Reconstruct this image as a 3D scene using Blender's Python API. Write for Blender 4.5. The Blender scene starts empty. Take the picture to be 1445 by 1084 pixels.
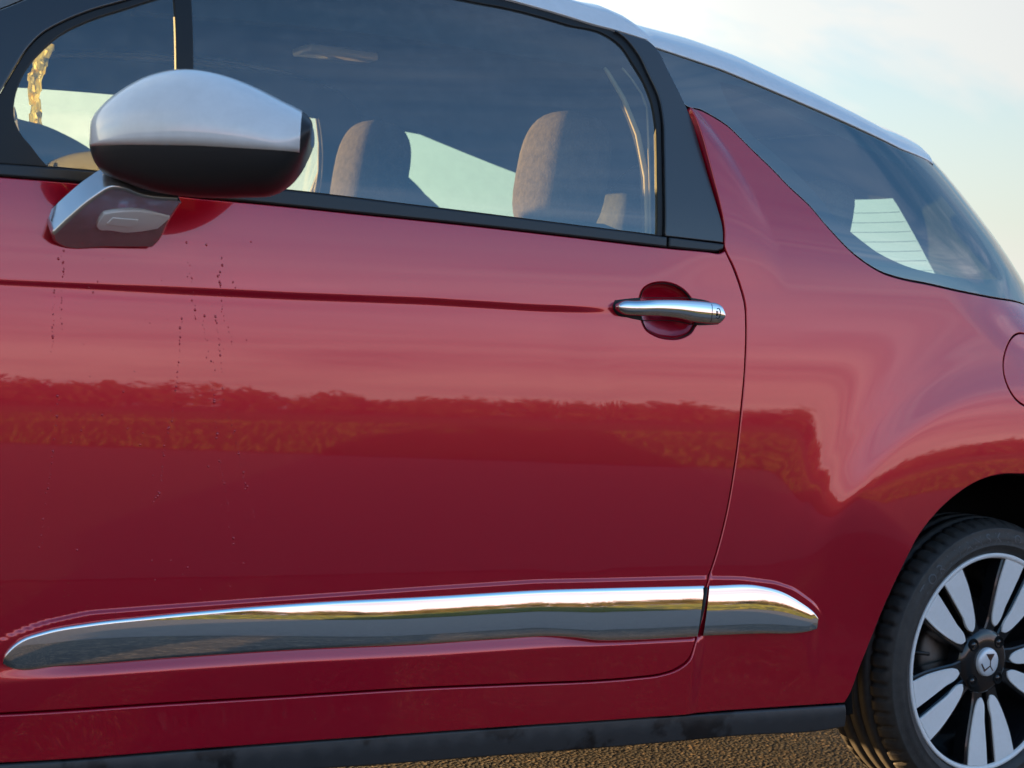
import bpy, math, random
import numpy as np
from mathutils import Vector, Matrix
from mathutils.geometry import delaunay_2d_cdt

scene = bpy.context.scene
COL = scene.collection
rnd = random.Random(7)

# ------------------------------------------------------------------ camera
cam_data = bpy.data.cameras.new("camera")
cam = bpy.data.objects.new("camera", cam_data)
COL.objects.link(cam)
scene.camera = cam
cam_data.sensor_width = 36.0
cam_data.lens = 64.4074
cam_data.clip_start = 0.05
cam_data.clip_end = 3000.0
RX, RY, RZ = (0.8576797, -0.5110676, 0.0565278), (-0.0340823, 0.0531891, 0.9980027), (0.5130535, 0.8578932, -0.0282008)
cam.matrix_world = Matrix(((RX[0], RY[0], -RZ[0], -2.897673), (RX[1], RY[1], -RZ[1], -2.760856),
                           (RX[2], RY[2], -RZ[2], 0.945396), (0, 0, 0, 1)))
cam_data.dof.use_dof = True
cam_data.dof.focus_distance = 3.35
cam_data.dof.aperture_fstop = 7.0

# ------------------------------------------------------------------ sky, sun, exposure
SUN_EL = math.radians(2.4)
SUN_DIR = Vector((-0.48, 0.877, 0.0)).normalized() * math.cos(SUN_EL) + Vector((0, 0, math.sin(SUN_EL)))
world = bpy.data.worlds.new("World")
scene.world = world
world.use_nodes = True
wn, wl = world.node_tree.nodes, world.node_tree.links
wn.clear()


def wnode(t, **kw):
    n = wn.new(t)
    for k, v in kw.items():
        setattr(n, k, v)
    return n


def wmath(op, a, b=None, clamp=False):
    n = wnode('ShaderNodeMath', operation=op, use_clamp=clamp)
    for i, v in enumerate((a, b)):
        if v is None:
            continue
        if isinstance(v, (int, float)):
            n.inputs[i].default_value = v
        else:
            wl.new(v, n.inputs[i])
    return n.outputs[0]


def wramp(fac, stops):
    n = wnode('ShaderNodeValToRGB')
    el = n.color_ramp.elements
    while len(el) < len(stops):
        el.new(0.5)
    for e, (p, c) in zip(el, stops):
        e.position = p
        e.color = (c[0], c[1], c[2], 1)
    wl.new(fac, n.inputs[0])
    return n.outputs[0]


sky = wnode('ShaderNodeTexSky', sky_type='NISHITA', sun_disc=False)
sky.sun_elevation = SUN_EL
sky.sun_rotation = math.atan2(SUN_DIR.x, SUN_DIR.y)
sky.air_density = 1.0
sky.dust_density = 1.2
sky.ozone_density = 1.6
tc = wnode('ShaderNodeTexCoord')
sep = wnode('ShaderNodeSeparateXYZ')
wl.new(tc.outputs['Generated'], sep.inputs[0])
zc = wmath('MAXIMUM', sep.outputs[2], 0.0)
inv = wmath('DIVIDE', 1.0, wmath('ADD', zc, 0.16))
comb = wnode('ShaderNodeCombineXYZ')
wl.new(wmath('MULTIPLY', sep.outputs[0], inv), comb.inputs[0])
wl.new(wmath('MULTIPLY', sep.outputs[1], inv), comb.inputs[1])
cl = wnode('ShaderNodeTexNoise', noise_dimensions='2D')
cl.inputs['Scale'].default_value = 0.85
cl.inputs['Detail'].default_value = 7.0
cl.inputs['Roughness'].default_value = 0.56
cl.inputs['Distortion'].default_value = 0.35
wl.new(comb.outputs[0], cl.inputs['Vector'])
cover = wramp(cl.outputs['Fac'], [(0.47, (0, 0, 0)), (0.70, (1, 1, 1))])
# cloud colour by height: peach at the horizon, pink-lilac, then pale grey-white overhead
cloud_col = wramp(zc, [(0.0, (0.80, 0.56, 0.53)), (0.05, (0.76, 0.55, 0.60)), (0.13, (0.62, 0.50, 0.68)),
                       (0.26, (0.62, 0.62, 0.74)), (0.7, (0.55, 0.62, 0.76))])
# the side towards the sun is a brighter cream white
dotv = wnode('ShaderNodeVectorMath', operation='DOT_PRODUCT')
wl.new(tc.outputs['Generated'], dotv.inputs[0])
dotv.inputs[1].default_value = SUN_DIR
warm = wnode('ShaderNodeMix', data_type='RGBA')
wl.new(wramp(wmath('MULTIPLY_ADD', dotv.outputs['Value'], 0.5), [(0.34, (0, 0, 0)), (0.48, (1, 1, 1))]), warm.inputs[0])
warm.inputs[0].links[0].from_node.inputs[0].links[0].from_node.inputs[2].default_value = 0.5
wl.new(cloud_col, warm.inputs[6])
wl.new(wramp(wmath('MULTIPLY_ADD', dotv.outputs['Value'], 0.5), [(0.50, (0.36, 0.345, 0.330)), (0.62, (0.37, 0.36, 0.345)), (0.70, (0.43, 0.42, 0.395)), (0.77, (0.64, 0.62, 0.55)), (0.85, (0.98, 0.93, 0.78)), (0.96, (1.4, 1.2, 0.85))]), warm.inputs[7])
warm.inputs[7].links[0].from_node.inputs[0].links[0].from_node.inputs[2].default_value = 0.5
# long thin streaks of cirrus low in the sky
st_v = wnode('ShaderNodeCombineXYZ')
wl.new(wmath('MULTIPLY', sep.outputs[0], 1.6), st_v.inputs[0])
wl.new(wmath('MULTIPLY', sep.outputs[1], 1.6), st_v.inputs[1])
wl.new(wmath('MULTIPLY', sep.outputs[2], 26.0), st_v.inputs[2])
stn = wnode('ShaderNodeTexNoise')
stn.inputs['Scale'].default_value = 1.0
stn.inputs['Detail'].default_value = 6.0
stn.inputs['Roughness'].default_value = 0.6
stn.inputs['Distortion'].default_value = 0.5
wl.new(st_v.outputs[0], stn.inputs['Vector'])
streak = wramp(stn.outputs['Fac'], [(0.36, (0.52, 0.56, 0.70)), (0.50, (0.95, 0.95, 0.97)), (0.64, (1.38, 1.30, 1.20))])
CLOUD_GAIN = 0.57
gain = wnode('ShaderNodeMix', data_type='RGBA', blend_type='MULTIPLY')
gain.inputs[0].default_value = 1.0
stm = wnode('ShaderNodeMix', data_type='RGBA', blend_type='MULTIPLY')
stm.inputs[0].default_value = 1.0
wl.new(warm.outputs[2], stm.inputs[6])
stw = wnode('ShaderNodeMix', data_type='RGBA')
wl.new(warm.inputs[0].links[0].from_socket, stw.inputs[0])
wl.new(streak, stw.inputs[6])
stw.inputs[7].default_value = (1, 1, 1, 1)
wl.new(stw.outputs[2], stm.inputs[7])
wl.new(stm.outputs[2], gain.inputs[6])
gain.inputs[7].default_value = (CLOUD_GAIN, CLOUD_GAIN, CLOUD_GAIN, 1)
# thin veil everywhere near the horizon, clouds above
veil = wramp(zc, [(0.0, (0.92, 0.92, 0.92)), (0.10, (0.66, 0.66, 0.66)), (0.26, (0.16, 0.16, 0.16)), (0.5, (0, 0, 0))])
thin = wramp(zc, [(0.22, (1, 1, 1)), (0.6, (0.25, 0.25, 0.25))])
sunside = wmath('MULTIPLY', warm.inputs[0].links[0].from_socket,
                wramp(zc, [(0.0, (0.95, 0.95, 0.95)), (0.25, (0.85, 0.85, 0.85)), (0.5, (0.1, 0.1, 0.1))]))
broken = wramp(cl.outputs['Fac'], [(0.38, (0.22, 0.22, 0.22)), (0.57, (1, 1, 1))])
mask = wmath('MAXIMUM', wmath('MAXIMUM', wmath('MULTIPLY', wmath('MULTIPLY', cover, thin), 0.92), veil), wmath('MULTIPLY', sunside, wmath('MAXIMUM', broken, wramp(zc, [(0.04, (1, 1, 1)), (0.20, (0, 0, 0))]))))
SKY_STRENGTH = 0.12
nis = wnode('ShaderNodeMix', data_type='RGBA', blend_type='MULTIPLY')
nis.inputs[0].default_value = 1.0
wl.new(sky.outputs[0], nis.inputs[6])
nis.inputs[7].default_value = (SKY_STRENGTH * 0.78, SKY_STRENGTH * 1.25, SKY_STRENGTH * 1.72, 1)
mixs = wnode('ShaderNodeMix', data_type='RGBA')
wl.new(mask, mixs.inputs[0])
wl.new(nis.outputs[2], mixs.inputs[6])
wl.new(gain.outputs[2], mixs.inputs[7])
bg = wnode('ShaderNodeBackground')
wl.new(mixs.outputs[2], bg.inputs[0])
bg.inputs[1].default_value = 1.0
wout = wnode('ShaderNodeOutputWorld')
wl.new(bg.outputs[0], wout.inputs[0])

sun_data = bpy.data.lights.new("sun", 'SUN')
sun_data.energy = 5.0
sun_data.angle = math.radians(0.5)
sun_data.color = (1.0, 0.61, 0.27)
sun = bpy.data.objects.new("sun", sun_data)
COL.objects.link(sun)
sun.location = (-6, 8, 6)
sun.rotation_euler = (-SUN_DIR).to_track_quat('-Z', 'Y').to_euler()

scene.view_settings.view_transform = 'Standard'
scene.view_settings.look = 'None'
scene.view_settings.gamma = 1.0
scene.view_settings.exposure = 2.05
scene.render.engine = 'CYCLES'
scene.cycles.max_bounces = 10
scene.cycles.transparent_max_bounces = 16
scene.cycles.caustics_reflective = False
scene.cycles.caustics_refractive = False
scene.cycles.sample_clamp_indirect = 6.0

# ------------------------------------------------------------------ materials
def mat(name, col=(0.5, 0.5, 0.5), rough=0.5, metal=0.0, spec=0.5, coat=0.0, coat_ior=1.5, coat_rough=0.02, ior=1.5):
    m = bpy.data.materials.new(name)
    m.use_nodes = True
    b = m.node_tree.nodes['Principled BSDF']
    b.inputs['Base Color'].default_value = (*col, 1)
    b.inputs['Roughness'].default_value = rough
    b.inputs['Metallic'].default_value = metal
    b.inputs['Specular IOR Level'].default_value = spec
    b.inputs['Coat Weight'].default_value = coat
    b.inputs['Coat IOR'].default_value = coat_ior
    b.inputs['Coat Roughness'].default_value = coat_rough
    b.inputs['IOR'].default_value = ior
    return m


def nd(m, t, **kw):
    n = m.node_tree.nodes.new(t)
    for k, v in kw.items():
        setattr(n, k, v)
    return n


def bsdf(m):
    return m.node_tree.nodes['Principled BSDF']


def objco(m):
    n = nd(m, 'ShaderNodeTexCoord')
    return n.outputs['Object']


def noise(m, scale, detail=4.0, rough=0.55, vec=None):
    n = nd(m, 'ShaderNodeTexNoise')
    n.inputs['Scale'].default_value = scale
    n.inputs['Detail'].default_value = detail
    n.inputs['Roughness'].default_value = rough
    m.node_tree.links.new(vec if vec is not None else objco(m), n.inputs['Vector'])
    return n.outputs['Fac']


def ramp(m, fac, stops):
    n = nd(m, 'ShaderNodeValToRGB')
    el = n.color_ramp.elements
    while len(el) < len(stops):
        el.new(0.5)
    for e, (p, c) in zip(el, stops):
        e.position = p
        e.color = (c[0], c[1], c[2], 1) if not isinstance(c, (int, float)) else (c, c, c, 1)
    m.node_tree.links.new(fac, n.inputs[0])
    return n.outputs[0]


def bump(m, height, strength=0.2, dist=0.01, chan='Normal'):
    n = nd(m, 'ShaderNodeBump')
    n.inputs['Strength'].default_value = strength
    n.inputs['Distance'].default_value = dist
    m.node_tree.links.new(height, n.inputs['Height'])
    m.node_tree.links.new(n.outputs[0], bsdf(m).inputs[chan])
    return n


def mix_mat(m, fac, a, b):
    n = nd(m, 'ShaderNodeMix', data_type='RGBA')
    m.node_tree.links.new(fac, n.inputs[0])
    for i, v in ((6, a), (7, b)):
        if isinstance(v, tuple):
            n.inputs[i].default_value = (*v, 1)
        else:
            m.node_tree.links.new(v, n.inputs[i])
    return n.outputs[2]


def link(m, out, name):
    m.node_tree.links.new(out, bsdf(m).inputs[name])


M = {}
# deep red metallic paint under clear coat, with specks of road dirt low down
PAINT_RED = (0.58, 0.0005, 0.024)
p = M['paint'] = mat('red_paint', PAINT_RED, 0.22, 0.33, 0.4, 1.0, 1.70, 0.010)
oc = objco(p)
sepz = nd(p, 'ShaderNodeSeparateXYZ')
p.node_tree.links.new(oc, sepz.inputs[0])
vor = nd(p, 'ShaderNodeTexVoronoi', feature='F1')
vor.inputs['Scale'].default_value = 95.0
p.node_tree.links.new(oc, vor.inputs['Vector'])
spk = ramp(p, vor.outputs['Distance'], [(0.07, 1.0), (0.13, 0.0)])
low = nd(p, 'ShaderNodeMapRange')
low.inputs[1].default_value, low.inputs[2].default_value = 0.62, 0.30
p.node_tree.links.new(sepz.outputs[2], low.inputs[0])
pat = ramp(p, noise(p, 9.0, 3.0, 0.6, oc), [(0.56, 0.0), (0.66, 1.0)])
m1 = nd(p, 'ShaderNodeMath', operation='MULTIPLY')
m2 = nd(p, 'ShaderNodeMath', operation='MULTIPLY')
p.node_tree.links.new(spk, m1.inputs[0]); p.node_tree.links.new(pat, m1.inputs[1])
p.node_tree.links.new(m1.outputs[0], m2.inputs[0]); p.node_tree.links.new(low.outputs[0], m2.inputs[1])
dst = ramp(p, noise(p, 5.0, 8.0, 0.7, oc), [(0.42, 0.0), (0.75, 0.045)])
m3 = nd(p, 'ShaderNodeMath', operation='MULTIPLY')
p.node_tree.links.new(dst, m3.inputs[0]); p.node_tree.links.new(low.outputs[0], m3.inputs[1])
dusted = mix_mat(p, m3.outputs[0], PAINT_RED, (0.22, 0.15, 0.11))
link(p, mix_mat(p, m2.outputs[0], dusted, (0.34, 0.13, 0.05)), 'Base Color')
# faint film of dust: the coat is a little duller in patches
film = ramp(p, noise(p, 2.3, 6.0, 0.62, oc), [(0.3, 0.008), (0.8, 0.035)])
link(p, film, 'Coat Roughness')
fl = noise(p, 16.0, 2.0, 0.5, oc)
bump(p, fl, 0.003, 0.01, 'Coat Normal')

p = M['silver'] = mat('silver_paint', (0.58, 0.59, 0.61), 0.34, 0.05, 0.5, 1.0, 1.8, 0.03)
sc = ramp(p, noise(p, 30.0, 8.0, 0.7), [(0.35, (0.95, 0.95, 0.94)), (0.72, (0.86, 0.86, 0.85))])
link(p, sc, 'Base Color')
M['chrome'] = mat('bright_chrome', (0.86, 0.87, 0.88), 0.03, 1.0)
p = M['chrome_dull'] = mat('dusty_chrome', (0.78, 0.77, 0.75), 0.16, 0.85)
link(p, ramp(p, noise(p, 45.0, 6.0, 0.65), [(0.35, 0.06), (0.7, 0.22)]), 'Roughness')
p = M['plastic'] = mat('black_satin_plastic', (0.028, 0.029, 0.031), 0.38, 0.0, 0.5)
bump(p, noise(p, 700.0, 2.0), 0.10, 0.001)
p = M['pillar'] = mat('charcoal_pillar_film', (0.030, 0.031, 0.034), 0.30, 0.0, 0.6, 0.5, 1.6, 0.22)
bump(p, noise(p, 500.0, 2.0), 0.06, 0.001)
p = M['sill'] = mat('grey_black_sill_plastic', (0.030, 0.032, 0.034), 0.42, 0.0, 0.5)
wet = ramp(p, noise(p, 7.0, 5.0, 0.65), [(0.54, (0.040, 0.042, 0.044)), (0.60, (0.010, 0.010, 0.011))])
link(p, wet, 'Base Color')
link(p, ramp(p, noise(p, 60.0, 5.0, 0.7), [(0.3, 0.34), (0.7, 0.52)]), 'Roughness')
M['rubber'] = mat('black_rubber_seal', (0.012, 0.012, 0.012), 0.55)
M['dark'] = mat('underbody_black', (0.008, 0.008, 0.008), 0.85, 0.0, 0.2)
p = M['cabin'] = mat('dark_cabin_trim', (0.030, 0.030, 0.032), 0.8, 0.0, 0.2)
M['liner'] = mat('grey_headliner', (0.05, 0.05, 0.052), 0.95, 0.0, 0.1)
p = M['fabric'] = mat('beige_grey_seat_cloth', (0.15, 0.130, 0.115), 0.95, 0.0, 0.1)
link(p, ramp(p, noise(p, 55.0, 8.0, 0.75), [(0.35, (0.10, 0.088, 0.078)), (0.68, (0.20, 0.172, 0.150))]), 'Base Color')
bump(p, noise(p, 220.0, 3.0), 0.5, 0.003)
p = M['fabric_dark'] = mat('dark_seat_cloth', (0.035, 0.036, 0.04), 0.95, 0.0, 0.1)
bump(p, noise(p, 320.0, 2.0), 0.3, 0.002)
M['belt'] = mat('grey_belt_webbing', (0.12, 0.125, 0.13), 0.8)
M['seal_beige'] = mat('pale_door_seal', (0.42, 0.36, 0.24), 0.7)
M['frit'] = mat('black_printed_glass', (0.010, 0.012, 0.016), 0.5, 0.0, 0.3)
M['lamp'] = mat('clear_lamp_cover', (0.95, 0.94, 0.93), 0.14, 0.0, 0.6, 1.0, 1.6, 0.02)
M['lamp_core'] = mat('silver_reflector', (0.95, 0.95, 0.93), 0.25, 0.1)


def glass_mat(name, tint, ior, haze_dust=0.0):
    m = bpy.data.materials.new(name)
    m.use_nodes = True
    nt = m.node_tree
    nt.nodes.clear()
    out = nt.nodes.new('ShaderNodeOutputMaterial')
    # a single sheet: the same reflection seen from either side
    fr = nt.nodes.new('ShaderNodeFresnel')
    geo = nt.nodes.new('ShaderNodeNewGeometry')
    io = nt.nodes.new('ShaderNodeMapRange')
    io.inputs[3].default_value, io.inputs[4].default_value = ior, 1.0 / ior
    nt.links.new(geo.outputs['Backfacing'], io.inputs[0])
    nt.links.new(io.outputs[0], fr.inputs['IOR'])
    tr = nt.nodes.new('ShaderNodeBsdfTransparent'); tr.inputs[0].default_value = (*tint, 1)
    gl = nt.nodes.new('ShaderNodeBsdfGlossy'); gl.inputs['Roughness'].default_value = 0.008
    gl.inputs[0].default_value = (1, 1, 1, 1)
    mx = nt.nodes.new('ShaderNodeMixShader')
    nt.links.new(fr.outputs[0], mx.inputs[0])
    nt.links.new(tr.outputs[0], mx.inputs[1]); nt.links.new(gl.outputs[0], mx.inputs[2])
    # blue-grey haze painted over the pane, with patchy dust and dried drops
    df = nt.nodes.new('ShaderNodeBsdfDiffuse'); df.inputs[0].default_value = (0.40, 0.46, 0.48, 1)
    mx2 = nt.nodes.new('ShaderNodeMixShader')
    n1 = nt.nodes.new('ShaderNodeTexNoise'); n1.inputs['Scale'].default_value = 34.0; n1.inputs['Detail'].default_value = 9.0
    n1.inputs['Roughness'].default_value = 0.72
    tcn = nt.nodes.new('ShaderNodeTexCoord')
    nt.links.new(tcn.outputs['Object'], n1.inputs['Vector'])
    rp = nt.nodes.new('ShaderNodeMapRange')
    rp.inputs[1].default_value, rp.inputs[2].default_value = 0.42, 0.85
    rp.inputs[3].default_value, rp.inputs[4].default_value = 0.45 * haze_dust, 1.15 * haze_dust
    nt.links.new(n1.outputs['Fac'], rp.inputs[0])
    vs = nt.nodes.new('ShaderNodeTexVoronoi'); vs.inputs['Scale'].default_value = 130.0
    nt.links.new(tcn.outputs['Object'], vs.inputs['Vector'])
    vr = nt.nodes.new('ShaderNodeMapRange')
    vr.inputs[1].default_value, vr.inputs[2].default_value = 0.10, 0.04
    vr.inputs[3].default_value, vr.inputs[4].default_value = 0.0, 3.0 * haze_dust
    nt.links.new(vs.outputs['Distance'], vr.inputs[0])
    n2 = nt.nodes.new('ShaderNodeTexNoise'); n2.inputs['Scale'].default_value = 5.0; n2.inputs['Detail'].default_value = 4.0
    nt.links.new(tcn.outputs['Object'], n2.inputs['Vector'])
    nr = nt.nodes.new('ShaderNodeMapRange')
    nr.inputs[1].default_value, nr.inputs[2].default_value = 0.50, 0.66
    nt.links.new(n2.outputs['Fac'], nr.inputs[0])
    sp = nt.nodes.new('ShaderNodeMath'); sp.operation = 'MULTIPLY_ADD'
    nt.links.new(vr.outputs[0], sp.inputs[0]); nt.links.new(nr.outputs[0], sp.inputs[1]); nt.links.new(rp.outputs[0], sp.inputs[2])
    nt.links.new(sp.outputs[0], mx2.inputs[0])
    nt.links.new(mx.outputs[0], mx2.inputs[1]); nt.links.new(df.outputs[0], mx2.inputs[2])
    nt.links.new(mx2.outputs[0], out.inputs[0])
    return m


M['glass'] = glass_mat('green_tinted_glass', (0.82, 0.85, 0.75), 2.3, 0.15)
M['glass_rear'] = glass_mat('rear_side_glass', (0.70, 0.86, 0.76), 2.7, 0.02)
M['glass_far'] = glass_mat('screen_glass', (0.90, 0.95, 0.90), 1.5, 0.02)

p = M['tyre'] = mat('tyre_rubber', (0.022, 0.023, 0.025), 0.55, 0.0, 0.45)
link(p, ramp(p, noise(p, 40.0, 6.0, 0.7), [(0.3, (0.026, 0.026, 0.026)), (0.75, (0.060, 0.056, 0.050))]), 'Base Color')
bump(p, noise(p, 260.0, 4.0), 0.25, 0.002)
p = M['alloy'] = mat('machined_alloy', (0.90, 0.90, 0.88), 0.38, 0.08)
link(p, ramp(p, noise(p, 120.0, 5.0, 0.7), [(0.30, (0.95, 0.95, 0.94)), (0.80, (0.89, 0.88, 0.85))]), 'Base Color')
M['gloss_black'] = mat('gloss_black_alloy', (0.010, 0.011, 0.013), 0.16, 0.0, 0.5, 0.6, 1.5, 0.05)
M['cap'] = mat('wheel_cap_silver', (0.80, 0.84, 0.88), 0.35, 0.3)
M['emblem'] = mat('emblem_brown', (0.10, 0.06, 0.05), 0.3, 0.5)
M['steel'] = mat('dull_steel', (0.16, 0.15, 0.14), 0.5, 0.9)

# worn asphalt, pale and brown chippings; low sun's warmth is painted into the browns
p = M['asphalt'] = mat('asphalt', (0.06, 0.06, 0.06), 0.85, 0.0, 0.4)
oc = objco(p)
v1 = nd(p, 'ShaderNodeTexVoronoi'); v1.inputs['Scale'].default_value = 110.0
p.node_tree.links.new(oc, v1.inputs['Vector'])
stone = ramp(p, v1.outputs['Color'], [(0.0, (0.018, 0.018, 0.018)), (0.5, (0.045, 0.042, 0.038)), (0.78, (0.11, 0.088, 0.064)), (1.0, (0.42, 0.33, 0.23))])
big = ramp(p, noise(p, 5.5, 7.0, 0.7, oc), [(0.32, (0.55, 0.54, 0.54)), (0.5, (1.0, 0.98, 0.95)), (0.68, (1.7, 1.5, 1.25))])
v2 = nd(p, 'ShaderNodeTexVoronoi'); v2.inputs['Scale'].default_value = 42.0
p.node_tree.links.new(oc, v2.inputs['Vector'])
s2 = ramp(p, v2.outputs['Color'], [(0.70, (0, 0, 0)), (0.74, (1, 1, 1))])
d2 = ramp(p, v2.outputs['Distance'], [(0.34, (1, 1, 1)), (0.42, (0, 0, 0))])
sm = nd(p, 'ShaderNodeMath', operation='MULTIPLY')
p.node_tree.links.new(s2, sm.inputs[0]); p.node_tree.links.new(d2, sm.inputs[1])
stone = mix_mat(p, sm.outputs[0], stone, (0.20, 0.15, 0.10))
mm = nd(p, 'ShaderNodeMix', data_type='RGBA', blend_type='MULTIPLY'); mm.inputs[0].default_value = 1.0
p.node_tree.links.new(stone, mm.inputs[6]); p.node_tree.links.new(big, mm.inputs[7])
link(p, mm.outputs[2], 'Base Color')
bump(p, v1.outputs['Distance'], 1.0, 0.007)
p = M['grass'] = mat('verge_grass', (0.10, 0.12, 0.03), 0.9, 0.0, 0.2)
link(p, ramp(p, noise(p, 0.9, 9.0, 0.7), [(0.30, (0.060, 0.095, 0.018)), (0.5, (0.110, 0.125, 0.030)), (0.7, (0.19, 0.14, 0.045))]), 'Base Color')
bump(p, noise(p, 26.0, 6.0, 0.7), 0.9, 0.08)
p = M['blade'] = mat('grass_blade', (0.11, 0.14, 0.03), 0.7, 0.0, 0.2)
link(p, ramp(p, noise(p, 1.7, 5.0, 0.7), [(0.35, (0.065, 0.10, 0.020)), (0.65, (0.14, 0.12, 0.04))]), 'Base Color')
p = M['field'] = mat('autumn_field', (0.14, 0.10, 0.04), 0.95, 0.0, 0.1)
link(p, ramp(p, noise(p, 0.08, 9.0, 0.7), [(0.35, (0.09, 0.075, 0.025)), (0.6, (0.17, 0.115, 0.05))]), 'Base Color')
p = M['trees'] = mat('hedge_leaves', (0.06, 0.055, 0.03), 0.9, 0.0, 0.2)
link(p, ramp(p, noise(p, 0.5, 7.0, 0.7), [(0.35, (0.035, 0.038, 0.018)), (0.65, (0.085, 0.062, 0.030))]), 'Base Color')
p = M['tape'] = mat('crumpled_yellowed_film', (0.6, 0.52, 0.2), 0.25, 0.0, 0.5, 0.3)
tcol = ramp(p, noise(p, 60.0, 4.0, 0.6), [(0.35, (0.80, 0.66, 0.16)), (0.5, (0.62, 0.62, 0.36)), (0.65, (0.85, 0.80, 0.45))])
link(p, tcol, 'Base Color')
tl_ = nd(p, 'ShaderNodeBsdfTranslucent'); p.node_tree.links.new(tcol, tl_.inputs[0])
mx_ = nd(p, 'ShaderNodeMixShader'); mx_.inputs[0].default_value = 0.65
p.node_tree.links.new(bsdf(p).outputs[0], mx_.inputs[1]); p.node_tree.links.new(tl_.outputs[0], mx_.inputs[2])
p.node_tree.links.new(mx_.outputs[0], [n for n in p.node_tree.nodes if n.type == 'OUTPUT_MATERIAL'][0].inputs[0])
p = M['lane'] = mat('pale_worn_road', (0.17, 0.16, 0.155), 0.85, 0.0, 0.4)
oc = objco(p)
v1 = nd(p, 'ShaderNodeTexVoronoi'); v1.inputs['Scale'].default_value = 80.0
p.node_tree.links.new(oc, v1.inputs['Vector'])
link(p, ramp(p, v1.outputs['Color'], [(0.0, (0.085, 0.072, 0.063)), (0.6, (0.145, 0.121, 0.104)), (1.0, (0.25, 0.21, 0.18))]), 'Base Color')
bump(p, v1.outputs['Distance'], 0.6, 0.005)

# ------------------------------------------------------------------ car coordinates
# X runs along the car (rear +), Y across it (0 = the near side's widest line), Z up; rear axle at X = 0.
WIDTH = 1.714
MID = WIDTH / 2


def sst(a, b, t):
    t = np.clip((t - a) / (b - a), 0, 1)
    return t * t * (3 - 2 * t)


# tilt of the body side (degrees, + faces up) against height, integrated once to a depth table
TZ=[0.08,0.19,0.24,0.30,0.44,0.62,0.78,0.85,0.92,0.97,1.02,1.08,1.12,1.16,1.21,1.36,1.50,1.65]
TD=[-14,-11,-6,-3,-1.5,0.0,1.2,2.2,3.2,4.2,5.0,7.0,9.0,13.0,17.0,23.0,32.0,44.0]
ZT=np.linspace(0.08,1.66,1581)
YT=np.concatenate([[0],np.cumsum(np.tan(np.radians(np.interp((ZT[1:]+ZT[:-1])/2,TZ,TD)))*0.001)])
YT=YT-np.interp(0.88,ZT,YT)
# light smoothing of the slope breaks
K=np.ones(41)/41.0
YT=np.convolve(np.pad(YT,20,mode='reflect',reflect_type='odd'),K,'valid')
# rear corner in plan: quarter ellipse, start x0(z), half axes LX, LY
X0Z=[0.2,0.80,0.95,1.05,1.15,1.25,1.35,1.5]
X0V=[0.05,0.05,-0.05,-0.209,-0.271,-0.311,-0.359,-0.514]
LX,LY=0.62,0.55
XZ=np.linspace(0.0,1.8,1801)
XV=np.interp(XZ,X0Z,X0V)
K2=np.hanning(121); K2=K2/K2.sum()
XV=np.convolve(np.pad(XV,60,mode='edge'),K2,'valid')
def corner_x0(z): return np.interp(z,XZ,XV)
# arch flare: slope grows to a crest, then eases off; rounded over the crest
RT=np.linspace(-0.6,3,1441)
RV=np.where(RT<0,0,np.where(RT<1,RT*RT,1+0.42*(1-np.exp(-(np.maximum(RT,1)-1)*2.0))))
def rolled(v,n):
    k=np.hanning(n); k=k/k.sum()
    return np.convolve(np.pad(v,n//2,mode='edge'),k,'valid')
RV=np.where(RT<0.7,rolled(RV,401),0)*(1-sst(0.45,0.7,RT))+rolled(RV,121)*sst(0.45,0.7,RT)
def base(x,z):
    y=np.interp(z,ZT,YT)
    y=y+0.016*np.maximum(0,-1.2-x)**2
    y=y+0.07*np.maximum(0,x+1.0)**2*sst(1.10,1.42,z)
    q=np.maximum(0,x-corner_x0(z))/LX
    q=np.minimum(q,0.985)
    y=y+LY*(1-np.sqrt(1-q*q))
    # wheel arch flare: swells towards the arch, crisp crease round it
    r=np.hypot(x,z-0.302)
    a=np.degrees(np.arctan2(z-0.302,-x))
    m=sst(8,42,a)*(1-sst(118,150,a))
    A=0.0145
    t=np.clip((0.75-r)/0.165,-0.6,None)
    rise=np.interp(t,RT,RV)
    y=y-A*m*rise
    return y

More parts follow.
